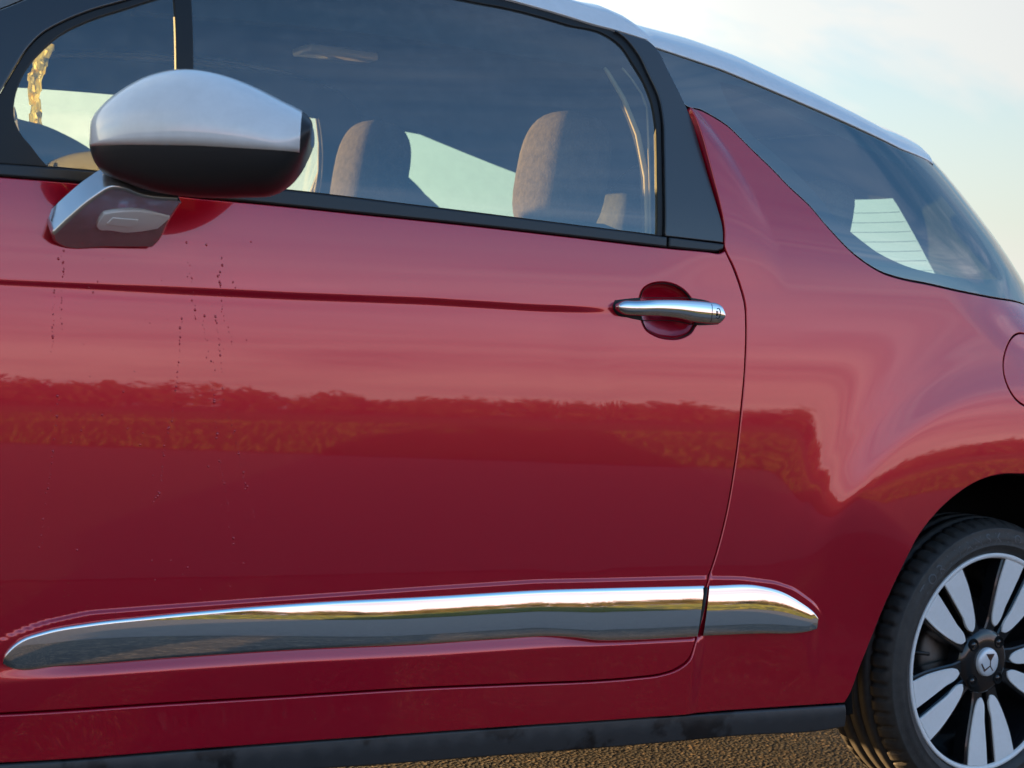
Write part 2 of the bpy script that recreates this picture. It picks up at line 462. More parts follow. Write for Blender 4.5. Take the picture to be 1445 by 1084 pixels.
# outlines of the car, measured once, as (x, z) in metres on its side surface
T = {
    'crease': [(-2.2085, 0.9789), (-2.1455, 0.977), (-2.0373, 0.9788), (-1.9166, 0.9807), (-1.6664, 0.9843), (-1.4239, 0.9901), (-1.2025, 0.9909), (-1.0593, 0.9943), (-1.0143, 0.9955)],
    'ridge': [(-2.1628, 0.4112), (-2.1215, 0.4332), (-2.1006, 0.444), (-2.0559, 0.4595), (-1.9873, 0.4728), (-1.8924, 0.4775), (-1.6936, 0.4864), (-1.3989, 0.4983), (-1.1797, 0.506), (-0.8166, 0.5063), (-0.719, 0.503), (-0.6342, 0.4931), (-0.5863, 0.4798), (-0.5475, 0.4608), (-0.5172, 0.4332), (-0.5001, 0.4), (-0.4921, 0.3642)],
    'ledge_top': [(-2.1106, 0.3917), (-2.0288, 0.3918), (-1.8394, 0.3978), (-1.6364, 0.4029), (-1.3918, 0.4038), (-1.2435, 0.4065), (-1.1359, 0.4076), (-1.084, 0.4031), (-1.0467, 0.3979), (-0.9857, 0.3956), (-0.8214, 0.3961), (-0.7832, 0.3968)],
    'ledge_bot': [(-2.139, 0.3656), (-2.0731, 0.3708), (-1.838, 0.3771), (-1.6348, 0.3807), (-1.3899, 0.381), (-1.0978, 0.3868), (-0.8206, 0.388), (-0.7825, 0.3893)],
    'door_bottom': [(-2.1786, 0.3195), (-2.1149, 0.3194), (-1.8917, 0.3223), (-1.6495, 0.3238), (-1.3852, 0.325), (-1.2142, 0.3226), (-1.047, 0.3207), (-0.9485, 0.3225), (-0.8943, 0.3259), (-0.8563, 0.3355), (-0.8332, 0.3507), (-0.8207, 0.3826), (-0.815, 0.3986)],
    'shut': [(-0.7829, 1.1233), (-0.7647, 1.0937), (-0.7493, 1.0624), (-0.735, 1.0215), (-0.732, 0.9826), (-0.7323, 0.922), (-0.7377, 0.8263), (-0.7462, 0.7265), (-0.7628, 0.6146), (-0.7866, 0.5246), (-0.7987, 0.4912), (-0.8036, 0.4347), (-0.815, 0.3986)],
    'belt_low': [(-2.2115, 1.1382), (-2.1482, 1.1382), (-2.024, 1.1392), (-1.853, 1.1328), (-1.7112, 1.1322), (-1.5581, 1.1302), (-1.3547, 1.1278), (-1.1364, 1.1234), (-0.9149, 1.1184), (-0.8199, 1.118), (-0.7949, 1.1177), (-0.7829, 1.1233)],
    'belt_top': [(-2.2114, 1.1565), (-2.1481, 1.1582), (-2.0237, 1.1601), (-1.8524, 1.159), (-1.6816, 1.1588), (-1.423, 1.1529), (-1.1353, 1.1452), (-0.9331, 1.1395), (-0.9138, 1.139)],
    'glass_main': [(-1.8102, 1.4834), (-1.7725, 1.4957), (-1.6922, 1.5147), (-1.5682, 1.5357), (-1.4406, 1.5477), (-1.3241, 1.552), (-1.2345, 1.5488), (-1.1922, 1.5482), (-1.0856, 1.5382), (-1.0511, 1.5331), (-0.9666, 1.5242), (-0.9405, 1.5083), (-0.9218, 1.4719), (-0.9069, 1.4355), (-0.9001, 1.3984), (-0.9016, 1.3553), (-0.9099, 1.3052), (-0.9192, 1.2502), (-0.9332, 1.1388), (-1.1353, 1.1452), (-1.423, 1.1529), (-1.6816, 1.1588), (-1.8429, 1.1593)],
    'glass_quarter': [(-1.842, 1.4735), (-1.8835, 1.456), (-1.9268, 1.436), (-1.991, 1.4062), (-2.0383, 1.3772), (-2.0685, 1.3498), (-2.0939, 1.319), (-2.1122, 1.2861), (-2.1214, 1.2547), (-2.1224, 1.2312), (-2.1146, 1.2098), (-2.0979, 1.1895), (-2.0831, 1.171), (-2.0745, 1.1619), (-2.0237, 1.1612), (-1.8713, 1.1596)],
    'frame_out': [(-2.2135, 1.1541), (-2.1954, 1.1807), (-2.1447, 1.2643), (-2.1197, 1.3078), (-2.0978, 1.3425), (-2.0737, 1.37), (-2.0365, 1.3963), (-1.9893, 1.4221), (-1.925, 1.4498), (-1.8484, 1.4865), (-1.7691, 1.5131), (-1.661, 1.537), (-1.5632, 1.5543), (-1.4346, 1.5669), (-1.3179, 1.5701), (-1.1988, 1.5674), (-1.0794, 1.5544), (-0.9761, 1.5397), (-0.9539, 1.5378), (-0.9294, 1.5244), (-0.9079, 1.4931), (-0.8963, 1.4501), (-0.8858, 1.4105), (-0.8866, 1.3694), (-0.8973, 1.3064), (-0.9083, 1.2378), (-0.9203, 1.1385), (-1.1354, 1.1439), (-1.4231, 1.1517), (-1.6816, 1.1576), (-1.8525, 1.1579), (-2.0237, 1.159), (-2.1481, 1.1571)],
    'apillar': [(-2.2135, 1.1541), (-2.1954, 1.1807), (-2.1447, 1.2643), (-2.1197, 1.3078), (-2.0978, 1.3425), (-2.0737, 1.37), (-2.0365, 1.3963), (-1.9893, 1.4221), (-1.925, 1.4498), (-1.8484, 1.4865), (-1.7691, 1.5131), (-1.8892, 1.5313), (-2.0159, 1.4779), (-2.1013, 1.4238), (-2.1361, 1.4046), (-2.226, 1.3462), (-2.3424, 1.2566), (-2.4699, 1.1461)],
    'bpillar': [(-0.9539, 1.5378), (-0.9294, 1.5244), (-0.9079, 1.4931), (-0.8963, 1.4501), (-0.8858, 1.4105), (-0.8866, 1.3694), (-0.8973, 1.3064), (-0.9083, 1.2378), (-0.9203, 1.1385), (-0.7837, 1.136), (-0.7816, 1.1597), (-0.7904, 1.2118), (-0.8, 1.2614), (-0.8091, 1.3224), (-0.8152, 1.3677), (-0.8239, 1.4018), (-0.8427, 1.4622), (-0.8602, 1.5166), (-0.8717, 1.526), (-0.894, 1.5295)],
    'belt_end': [(-0.9122, 1.1391), (-0.7837, 1.136), (-0.7862, 1.1244), (-0.8032, 1.1185), (-0.8199, 1.118), (-0.9149, 1.1184)],
    'belt_mould': [(-2.2114, 1.1565), (-2.1481, 1.1582), (-2.0237, 1.1601), (-1.8524, 1.159), (-1.6816, 1.1588), (-1.423, 1.1529), (-1.1353, 1.1452), (-0.9331, 1.1395), (-0.9154, 1.1388), (-0.9173, 1.1185), (-1.1364, 1.1234), (-1.3547, 1.1278), (-1.5581, 1.1302), (-1.7112, 1.1322), (-1.853, 1.1328), (-2.024, 1.1392), (-2.1482, 1.1382), (-2.2115, 1.1382)],
    'rail': [(-1.7691, 1.5131), (-1.661, 1.537), (-1.5632, 1.5543), (-1.4346, 1.5669), (-1.3179, 1.5701), (-1.1988, 1.5674), (-1.0794, 1.5544), (-0.9761, 1.5397), (-0.9539, 1.5378), (-0.894, 1.5295), (-0.8717, 1.526), (-0.8724, 1.5326), (-0.9032, 1.5534), (-0.9425, 1.5685), (-0.9935, 1.5757), (-1.0378, 1.5853), (-1.0958, 1.5911), (-1.2627, 1.5981), (-1.4848, 1.5855), (-1.6945, 1.5599), (-1.8892, 1.5313)],
    'roof_edge': [(-2.0159, 1.4779), (-1.8892, 1.5313), (-1.6945, 1.5599), (-1.4848, 1.5855), (-1.2627, 1.5981), (-1.0958, 1.5911), (-1.0378, 1.5853), (-0.9935, 1.5757), (-0.9425, 1.5685), (-0.9032, 1.5534), (-0.8724, 1.5326), (-0.8626, 1.5192), (-0.7043, 1.4936), (-0.5366, 1.4543), (-0.3549, 1.4118), (-0.2212, 1.3838), (-0.1121, 1.3725)],
    'fin': [(-0.8199, 1.3981), (-0.8143, 1.3678), (-0.8082, 1.3225), (-0.7991, 1.2615), (-0.7895, 1.2119), (-0.7827, 1.165), (-0.7829, 1.1233)],
    'fin_top': [(-0.8199, 1.3981), (-0.788, 1.3948), (-0.7578, 1.3841), (-0.7267, 1.3692), (-0.6989, 1.3467), (-0.68, 1.3303), (-0.6355, 1.2939), (-0.5985, 1.2606), (-0.5601, 1.2316), (-0.5123, 1.1834), (-0.4605, 1.1408), (-0.4236, 1.1208), (-0.3854, 1.1063), (-0.346, 1.0989), (-0.2635, 1.0912), (-0.1795, 1.0825), (-0.0795, 1.0758), (0.0794, 1.0691)],
    'fin_fold': [(-0.7952, 1.3939), (-0.7751, 1.3722), (-0.7359, 1.3203), (-0.6986, 1.2543), (-0.6678, 1.1878), (-0.6434, 1.1306), (-0.6299, 1.0835), (-0.6251, 1.0564)],
    'qglass_clear': [(-0.7132, 1.4615), (-0.5384, 1.4496), (-0.3567, 1.4086), (-0.2263, 1.3784), (-0.1407, 1.3418), (-0.0855, 1.2947), (-0.039, 1.2308), (-0.013, 1.1715), (0.0133, 1.1171), (-0.1827, 1.1108), (-0.3358, 1.1296), (-0.4061, 1.1546), (-0.4711, 1.1937), (-0.5278, 1.2557), (-0.6109, 1.3233), (-0.6648, 1.359), (-0.6966, 1.3983), (-0.7116, 1.4355)],
    'chrome_top': [(-2.1151, 0.3963), (-2.1156, 0.404), (-2.1098, 0.4158), (-2.0945, 0.4306), (-2.055, 0.4447), (-1.9862, 0.4553), (-1.892, 0.4629), (-1.7445, 0.4721), (-1.588, 0.4786), (-1.3978, 0.4823), (-1.1783, 0.4882), (-0.8068, 0.4887)],
    'chrome_bot': [(-2.1151, 0.3963), (-2.1063, 0.3921), (-2.0288, 0.3918), (-1.8394, 0.3978), (-1.6364, 0.4029), (-1.3918, 0.4038), (-1.2436, 0.407), (-1.1359, 0.4076), (-1.084, 0.4031), (-1.0467, 0.3979), (-0.9857, 0.3956), (-0.8197, 0.3961)],
    'chrome2_top': [(-0.7935, 0.4884), (-0.6747, 0.4857), (-0.6156, 0.472), (-0.5708, 0.4515), (-0.5364, 0.4309), (-0.5222, 0.4177), (-0.5211, 0.4092)],
    'chrome2_bot': [(-0.8065, 0.3969), (-0.6814, 0.3965), (-0.548, 0.396), (-0.527, 0.3995), (-0.5211, 0.4092)],
    'arch': [(0.0001, 0.708), (-0.0738, 0.7058), (-0.1372, 0.6899), (-0.1889, 0.6642), (-0.2463, 0.6222), (-0.2887, 0.5764), (-0.318, 0.5233), (-0.3474, 0.4493), (-0.3691, 0.3817), (-0.3971, 0.3101), (-0.418, 0.2539), (-0.4262, 0.242)],
    'sill_top': [(-2.1736, 0.2423), (-2.1096, 0.2413), (-1.7666, 0.2439), (-1.3772, 0.245), (-0.9295, 0.2443), (-0.4261, 0.2413)],
    'sill_bot': [(-2.1699, 0.197), (-2.1057, 0.1967), (-1.7613, 0.1954), (-1.4252, 0.1928), (-1.2199, 0.192), (-0.922, 0.191), (-0.681, 0.1927), (-0.4562, 0.1909), (-0.4201, 0.1945)],
    'cup': [(-0.9785, 1.0208), (-0.9722, 1.0355), (-0.958, 1.0455), (-0.934, 1.0515), (-0.904, 1.0501), (-0.8791, 1.0404), (-0.8643, 1.0275), (-0.856, 1.0094), (-0.8524, 0.9898), (-0.8513, 0.9798), (-0.861, 0.9656), (-0.8828, 0.954), (-0.9127, 0.9506), (-0.9424, 0.9551), (-0.964, 0.9657), (-0.974, 0.9834), (-0.9798, 1.0026)],
    'handle_well': [(-1.0378, 1.0058), (-1.0333, 1.0144), (-1.0146, 1.0174), (-0.9785, 1.0221), (-0.9195, 1.0256), (-0.8545, 1.028), (-0.8148, 1.0223), (-0.8015, 1.0164), (-0.7913, 1.0063), (-0.7912, 0.993), (-0.7994, 0.9819), (-0.8457, 0.9782), (-0.9028, 0.9832), (-0.9779, 0.9806), (-1.0063, 0.9843), (-1.0282, 0.9877), (-1.0361, 0.9956)],
    'cap': [(0.0212, 0.9962), (-0.0298, 0.9882), (-0.0546, 0.9621), (-0.0525, 0.9195), (-0.0351, 0.8834), (-0.0059, 0.8563)],
    'seal_main': [(-0.9619, 0.1975, 1.4617), (-0.9565, 0.1923, 1.4524), (-0.9343, 0.1668, 1.4027), (-0.917, 0.1371, 1.3349), (-0.9128, 0.1066, 1.253), (-0.9195, 0.0854, 1.1848), (-0.9234, 0.0755, 1.143)],
    'seal_thin': [(-0.9322, 0.1809, 1.4638), (-0.918, 0.171, 1.4456), (-0.9015, 0.1559, 1.4164), (-0.8955, 0.1427, 1.3889), (-0.9078, 0.1136, 1.321), (-0.9197, 0.0835, 1.2381), (-0.9298, 0.0571, 1.1409)],
    'sail': [(-2.116, 1.2513), (-2.1146, 1.2335), (-2.0994, 1.2307), (-2.0753, 1.2276), (-2.0369, 1.2148), (-2.0038, 1.199), (-1.9761, 1.1802), (-1.9481, 1.1557), (-2.0108, 1.1544), (-2.0775, 1.1593), (-2.103, 1.1912)],
    'handle_top': [(-1.0385, 1.0022), (-1.0375, 1.0074), (-1.03, 1.0124), (-1.0043, 1.0152), (-0.9604, 1.0198), (-0.8871, 1.0227), (-0.8431, 1.022), (-0.8233, 1.0205), (-0.8147, 1.0163), (-0.8099, 1.0073), (-0.809, 1.0021)],
    'handle_bot': [(-1.0385, 1.0022), (-1.0369, 0.9966), (-1.0287, 0.9906), (-1.0014, 0.9884), (-0.9582, 0.9895), (-0.9087, 0.9876), (-0.8712, 0.983), (-0.8303, 0.9825), (-0.8172, 0.9832), (-0.8103, 0.9901), (-0.8087, 0.9981)],
    'mirror_top': [(-0.1634, -0.0205), (-0.1644, -0.0101), (-0.1627, 0.0069), (-0.1522, 0.0245), (-0.1247, 0.0524), (-0.0829, 0.0794), (-0.0331, 0.0932), (0.018, 0.0912), (0.0623, 0.0803), (0.1188, 0.058), (0.1428, 0.0481), (0.156, 0.0416), (0.1628, 0.0346), (0.1664, 0.0284), (0.1677, 0.0232)],
    'mirror_bot': [(-0.1634, -0.0205), (-0.1595, -0.0381), (-0.1514, -0.0555), (-0.1405, -0.0673), (-0.111, -0.0779), (-0.0672, -0.0897), (-0.0162, -0.0937), (0.0712, -0.0893), (0.115, -0.0825), (0.1361, -0.0682), (0.1541, -0.0433), (0.1626, -0.0223), (0.1676, -0.0048), (0.1688, 0.0028)],
    'mirror_line': [(-0.1619, -0.0305), (-0.1134, -0.0285), (-0.005, -0.0248), (0.1472, -0.0245)],
    'arm': [(-2.0164, 1.1302), (-2.0356, 1.1144), (-2.0596, 1.0837), (-2.078, 1.054), (-2.0709, 1.0418), (-2.057, 1.0348), (-1.9841, 1.0373), (-1.9129, 1.0423), (-1.9075, 1.0504), (-1.904, 1.0864), (-1.8957, 1.1229), (-1.9674, 1.1242), (-1.997, 1.1309)],
    'lens': [(-2.0167, 1.0682), (-2.0168, 1.0787), (-2.0131, 1.0905), (-1.9982, 1.0943), (-1.9472, 1.0993), (-1.908, 1.0946), (-1.9066, 1.0894), (-1.9186, 1.0724), (-1.9404, 1.0664), (-1.9692, 1.0621), (-1.9956, 1.0634), (-2.0102, 1.0634)],
    'drops': [(-2.0619, 0.9705), (-2.0625, 0.9668), (-2.0607, 0.9602), (-2.0612, 0.9483), (-2.0633, 0.944), (-2.0647, 0.9408), (-2.063, 0.9332), (-2.0613, 0.924), (-2.0615, 0.9172), (-2.0635, 0.9128), (-2.0629, 0.9066), (-2.0622, 0.8995), (-2.0618, 0.8974), (-2.0613, 0.8918), (-2.0618, 0.8865), (-2.0624, 0.8832), (-2.0641, 0.8756), (-2.0496, 1.0316), (-2.0534, 1.0231), (-2.0501, 1.014), (-2.0517, 1.0139), (-2.0517, 1.0113), (-2.0489, 1.0042), (-2.0496, 0.9999), (-2.0487, 0.9956), (-2.0505, 0.9919), (-2.0485, 0.9808), (-2.0509, 0.9699), (-2.0502, 0.9592), (-2.0498, 0.9551), (-2.0506, 0.9514), (-2.0528, 0.9442), (-2.05, 0.9416), (-2.0508, 0.9279), (-2.0486, 0.9195), (-2.0478, 0.9108), (-2.0513, 0.8082), (-2.0484, 0.8019), (-2.051, 0.7957), (-2.051, 0.7772), (-2.0508, 0.7745), (-2.0519, 0.7762), (-2.0523, 0.7669), (-2.052, 0.7626), (-2.0536, 0.7415), (-2.0548, 0.7234), (-2.0543, 0.7198), (-2.0557, 0.7146), (-2.0553, 0.7047), (-2.0581, 0.7007), (-2.0571, 0.6964), (-2.0589, 0.6895), (-2.0568, 0.6869), (-2.0578, 0.6822), (-2.0595, 0.6729), (-2.0596, 0.6656), (-2.0622, 0.6584), (-2.0621, 0.6413), (-2.0651, 0.6184), (-2.0635, 0.6077), (-2.0655, 0.6064), (-2.0655, 0.6011), (-2.0663, 0.5934), (-2.0642, 0.5819), (-2.0686, 0.575), (-1.8565, 0.9377), (-1.8558, 0.9322), (-1.8589, 0.9226), (-1.8586, 0.9157), (-1.858, 0.9081), (-1.859, 0.9025), (-1.8587, 0.8973), (-1.8593, 0.8949), (-1.8588, 0.8874), (-1.8577, 0.8854), (-1.859, 0.8755), (-1.8593, 0.8682), (-1.8603, 0.863), (-1.8608, 0.8524), (-1.8615, 0.8516), (-1.8612, 0.8444), (-1.8609, 0.8443), (-1.8607, 0.8357), (-1.8621, 0.8294), (-1.8629, 0.8229), (-1.8662, 0.8028), (-1.8639, 0.7977), (-1.866, 0.7923), (-1.866, 0.7896), (-1.8653, 0.7791), (-1.8668, 0.774), (-1.8712, 0.7635), (-1.8728, 0.7614), (-1.8727, 0.7561), (-1.8716, 0.755), (-1.8754, 0.7458), (-1.876, 0.7398), (-1.8776, 0.7348), (-1.8766, 0.7274), (-1.8788, 0.7231), (-1.8771, 0.719), (-1.8766, 0.7092), (-1.8787, 0.7015), (-1.8786, 0.6991), (-1.8783, 0.6943), (-1.8795, 0.6868), (-1.8802, 0.6875), (-1.8794, 0.6799), (-1.8784, 0.6786), (-1.8812, 0.669), (-1.8805, 0.6649), (-1.8835, 0.6613), (-1.8842, 0.6549), (-1.8875, 0.6517), (-1.8901, 0.6455), (-1.8905, 0.6409), (-1.8498, 1.0268), (-1.8461, 1.0226), (-1.8462, 1.01), (-1.8438, 1.0038), (-1.8424, 1.0022), (-1.8434, 0.9972), (-1.8387, 0.9803), (-1.8392, 0.9747), (-1.8403, 0.9674), (-1.8349, 0.9594), (-1.8347, 0.9527), (-1.8349, 0.9427), (-1.8338, 0.939), (-1.8325, 0.937), (-1.82, 0.9357), (-1.8214, 0.929), (-1.8186, 0.9231), (-1.8179, 0.9168), (-1.816, 0.9071), (-1.8129, 0.905), (-1.8105, 0.8871), (-1.805, 0.8722), (-1.8011, 0.8704), (-1.7978, 0.8579), (-1.8, 0.9437), (-1.7992, 0.9375), (-1.7976, 0.9333), (-1.7967, 0.9231), (-1.7952, 0.919), (-1.7933, 0.9082), (-1.7911, 0.9069), (-1.7922, 0.899), (-1.7928, 0.8907), (-1.7908, 0.889), (-1.79, 0.882), (-1.7881, 0.8705), (-1.7882, 0.8685), (-1.7869, 0.8609), (-1.7857, 0.8553), (-1.7928, 1.0387), (-1.7938, 1.0361), (-1.7918, 1.0269), (-1.7954, 1.0158), (-1.7969, 1.0107), (-1.7992, 1.0088), (-1.796, 0.9997), (-1.7943, 0.9954), (-1.7945, 0.9918), (-1.7932, 0.9877), (-1.7935, 0.9809), (-1.7903, 0.9698), (-1.7888, 0.9609), (-1.7891, 0.9566), (-1.79, 0.9522), (-1.7858, 0.9459), (-1.785, 0.9378), (-1.7777, 0.9278), (-1.7763, 0.92), (-1.7717, 0.913), (-1.7712, 0.9047), (-1.7708, 0.9008), (-1.7731, 1.0007), (-1.769, 0.9921), (-1.8, 0.8335), (-1.8004, 0.8261), (-1.8016, 0.8262), (-1.7974, 0.8181), (-1.7971, 0.8184), (-1.7974, 0.8099), (-1.7971, 0.8067), (-1.7974, 0.8003), (-1.7988, 0.7938), (-1.7952, 0.7828), (-1.7939, 0.7754), (-1.7913, 0.773), (-1.792, 0.7653), (-1.7894, 0.7579), (-1.7895, 0.7551), (-1.7906, 0.7487), (-1.7811, 0.8112), (-1.7815, 0.8093), (-1.777, 0.7992), (-1.7734, 0.7926), (-1.7739, 0.7878), (-1.7696, 0.7818), (-1.7658, 0.7776), (-1.768, 0.7774), (-1.7655, 0.77), (-1.7602, 0.7608), (-1.762, 0.757), (-1.7568, 0.7454), (-1.7564, 0.7405), (-1.7527, 0.7377), (-1.753, 0.7338), (-1.7516, 0.7278), (-1.7514, 0.7239), (-1.7494, 0.7196), (-1.7492, 0.715), (-1.7467, 0.7065), (-1.7456, 0.7015), (-1.7416, 0.6939), (-1.7405, 0.6874), (-1.7417, 0.6856), (-1.7374, 0.6771), (-1.7376, 0.6763), (-1.7341, 0.6711), (-1.7375, 0.6671), (-1.7319, 0.6613), (-1.7286, 0.6478), (-1.7234, 0.6355), (-1.7201, 0.6305), (-1.7225, 0.6265), (-1.7188, 0.6213), (-1.7864, 0.7166), (-1.7839, 0.7118), (-1.7811, 0.7091), (-1.781, 0.6987), (-1.7782, 0.6926), (-1.7774, 0.6885), (-1.7756, 0.6796), (-1.7734, 0.6758), (-1.7707, 0.6707), (-1.7704, 0.663), (-1.7685, 0.6484), (-1.7657, 0.6448), (-1.7651, 0.6425), (-1.7644, 0.6312), (-1.7585, 0.6143), (-1.7596, 0.6093), (-1.7618, 0.6042), (-1.7563, 0.5967), (-1.7557, 0.592), (-1.7529, 0.587), (-1.7527, 0.585), (-1.7525, 0.5773), (-1.8008, 0.4419), (-1.9134, 0.7543), (-1.8192, 1.0576), (-1.9311, 0.8506), (-1.8527, 1.059), (-1.9431, 0.4707), (-2.0098, 0.5705), (-1.8186, 0.9439), (-2.0392, 0.6007), (-2.0577, 1.019), (-1.7849, 0.892), (-1.9156, 0.9323), (-1.9584, 0.4513), (-1.9169, 0.7357), (-1.9831, 1.0465), (-1.8116, 0.4365), (-2.0042, 0.6574), (-1.8786, 0.6546), (-1.8785, 0.6279), (-1.8816, 0.659), (-1.9599, 0.527), (-1.7422, 0.7166), (-1.9955, 0.9877), (-1.8036, 0.5047), (-2.0607, 0.785), (-1.9947, 0.7788), (-2.0083, 0.9773), (-1.8498, 1.0048), (-2.0274, 0.7368), (-1.8284, 0.5404), (-1.8539, 0.7083), (-1.7466, 0.4264), (-1.7539, 0.508), (-1.9452, 0.7952), (-1.9669, 0.8838), (-1.9875, 1.024), (-1.8937, 0.6876), (-1.8018, 0.7027), (-2.0125, 0.7558), (-1.9087, 0.9277), (-1.8007, 0.9442), (-1.9511, 0.472), (-1.8051, 0.525), (-1.9399, 0.5928), (-1.9803, 0.7808), (-1.8881, 0.5522), (-2.0174, 0.4515), (-2.0365, 0.5574), (-2.0014, 0.9707), (-1.7613, 0.7925), (-1.784, 0.8289), (-2.0133, 0.8894), (-1.87, 0.4643), (-1.9386, 0.7609), (-2.0608, 0.7439), (-1.9476, 0.818), (-1.8565, 0.552), (-2.002, 0.8399), (-1.881, 0.5213), (-1.8924, 0.9962), (-1.7456, 0.9085), (-1.8359, 0.5293), (-2.0557, 0.6056), (-1.7764, 0.6411), (-1.8793, 0.9346), (-1.7431, 1.0681), (-1.7332, 0.5455), (-1.7706, 1.0362), (-1.7493, 0.5465), (-1.8129, 0.8774)],
    'mirror_centre': [(-1.8994, -0.14, 1.2154)],
}



def tab(name):
    a = np.array(sorted(T[name]))
    keep = np.concatenate([[True], np.diff(a[:, 0]) > 1e-4])
    return a[keep]


CREASE = tab('crease'); RIDGE = tab('ridge'); LEDT = tab('ledge_top'); LEDB = tab('ledge_bot')
DBOT = tab('door_bottom'); FOLD = np.array(sorted(T['fin_fold'], key=lambda q: q[1]))


def smooth_tab(t, n=260, w=9):
    x = np.linspace(t[0, 0], t[-1, 0], n)
    z = np.interp(x, t[:, 0], t[:, 1])
    k = np.hanning(w + 2)[1:-1]; k /= k.sum()
    z = np.convolve(np.pad(z, w // 2, mode='reflect', reflect_type='odd'), k, 'valid')
    return x, z


CRX, CRZ = smooth_tab(CREASE)
RIDGE = np.concatenate([RIDGE[RIDGE[:, 0] < -0.555], [(-0.53, 0.448), (-0.50, 0.418), (-0.47, 0.388)]])
RDX, RDZ = smooth_tab(RIDGE, 400, 9)
RDS = np.gradient(RDZ, RDX)
LTX, LTZ = smooth_tab(LEDT)
LBX, LBZ = smooth_tab(LEDB)


def detail(x, z):
    """the pressed lines of door and body side, as an offset along Y"""
    d = np.zeros_like(x)
    # crease under the window: the panel below it sits a few millimetres further in
    c = np.interp(x, CRX, CRZ)
    amp = 0.0038 * sst(-1.015, -1.17, x) * (1 - 0.45 * sst(-1.75, -2.15, x))
    wdt = 0.0064 - 0.0018 * sst(-1.75, -2.15, x)
    d = d + amp * (1 - sst(-1, 1, (z - c) / wdt))
    # raised plate round the bright strip
    r = np.interp(x, RDX, RDZ)
    sl = np.interp(x, RDX, RDS)
    dist = (z - r) / np.sqrt(1 + sl * sl)
    inside = sst(-2.165, -2.05, x) * (1 - sst(-0.545, -0.500, x))
    d = d - 0.0036 * inside * (1 - sst(-0.004, 0.002, dist)) * sst(-0.20, -0.09, z - r)
    # the sill-side part of the door stands proud below the strip
    lt = np.interp(x, LTX, LTZ); lb = np.interp(x, LBX, LBZ)
    on = 1 - sst(-0.83, -0.79, x)
    d = d - 0.0085 * on * (1 - sst(lb - 0.003, lt + 0.004, z)) * (0.35 + 0.65 * sst(-2.15, -1.95, x))
    # fold of the fin behind the door
    f = np.interp(z, FOLD[:, 1], FOLD[:, 0])
    t = np.maximum(0, f - x)
    up = np.maximum(0, z - 1.04)
    d = d - 0.085 * (up * up / (up + 0.10)) * (t * t / (t * t + 0.03 ** 2)) * sst(-1.0, -0.80, x)
    return d


def line_rows(xs, f, offs):
    return np.concatenate([np.stack([xs, f(xs) + o], 1) for o in offs])


XL = np.arange(-2.20, -0.47, 0.012)
ROWS = np.concatenate([
    line_rows(XL[XL < -0.995], lambda x: np.interp(x, CRX, CRZ), np.linspace(-0.015, 0.015, 13)),
    line_rows(np.concatenate([XL[XL < -0.66], np.arange(-0.66, -0.48, 0.004)]), lambda x: np.interp(x, RDX, RDZ), np.linspace(-0.009, 0.007, 13)),
    np.concatenate([np.stack([XL[XL < -0.785], np.interp(XL[XL < -0.785], LBX, LBZ) * (1 - w) + np.interp(XL[XL < -0.785], LTX, LTZ) * w], 1) for w in np.linspace(-0.35, 1.35, 15)])])


def S_plain(x, z):
    return base(x, z)


def S_body(x, z):
    x = np.asarray(x, float); z = np.asarray(z, float)
    return base(x, z) + detail(x, z)


def S_rocker(x, z):
    x = np.asarray(x, float); z = np.asarray(z, float)
    return S_body(x, z) - 0.004 * (1 - sst(0.33, 0.42, z)) * (1 - sst(-0.80, -0.70, x))


def grad(S, x, z, h=0.0012):
    return (S(x + h, z) - S(x - h, z)) / (2 * h), (S(x, z + h) - S(x, z - h)) / (2 * h)


# ------------------------------------------------------------------ mesh helpers
def new_mesh(name, verts, faces, material, normals=None, smooth=True):
    me = bpy.data.meshes.new(name)
    me.from_pydata([tuple(map(float, v)) for v in verts], [], faces)
    if isinstance(material, (list, tuple)):
        for m_ in material:
            me.materials.append(m_)
    elif material is not None:
        me.materials.append(material)
    if smooth:
        me.polygons.foreach_set('use_smooth', [True] * len(me.polygons))
    me.update()
    if normals is not None:
        me.normals_split_custom_set_from_vertices([tuple(map(float, n)) for n in normals])
    return me


def add(name, me, parent=None, label=None, kind=None):
    o = bpy.data.objects.new(name, me)
    COL.objects.link(o)
    if parent is not None:
        o.parent = parent
    if label:
        o['label'] = label
    if kind:
        o['kind'] = kind
    return o


def empty(name, loc=(0, 0, 0), parent=None):
    o = bpy.data.objects.new(name, None)
    o.empty_display_size = 0.1
    COL.objects.link(o)
    o.location = loc
    if parent is not None:
        o.parent = parent
    return o


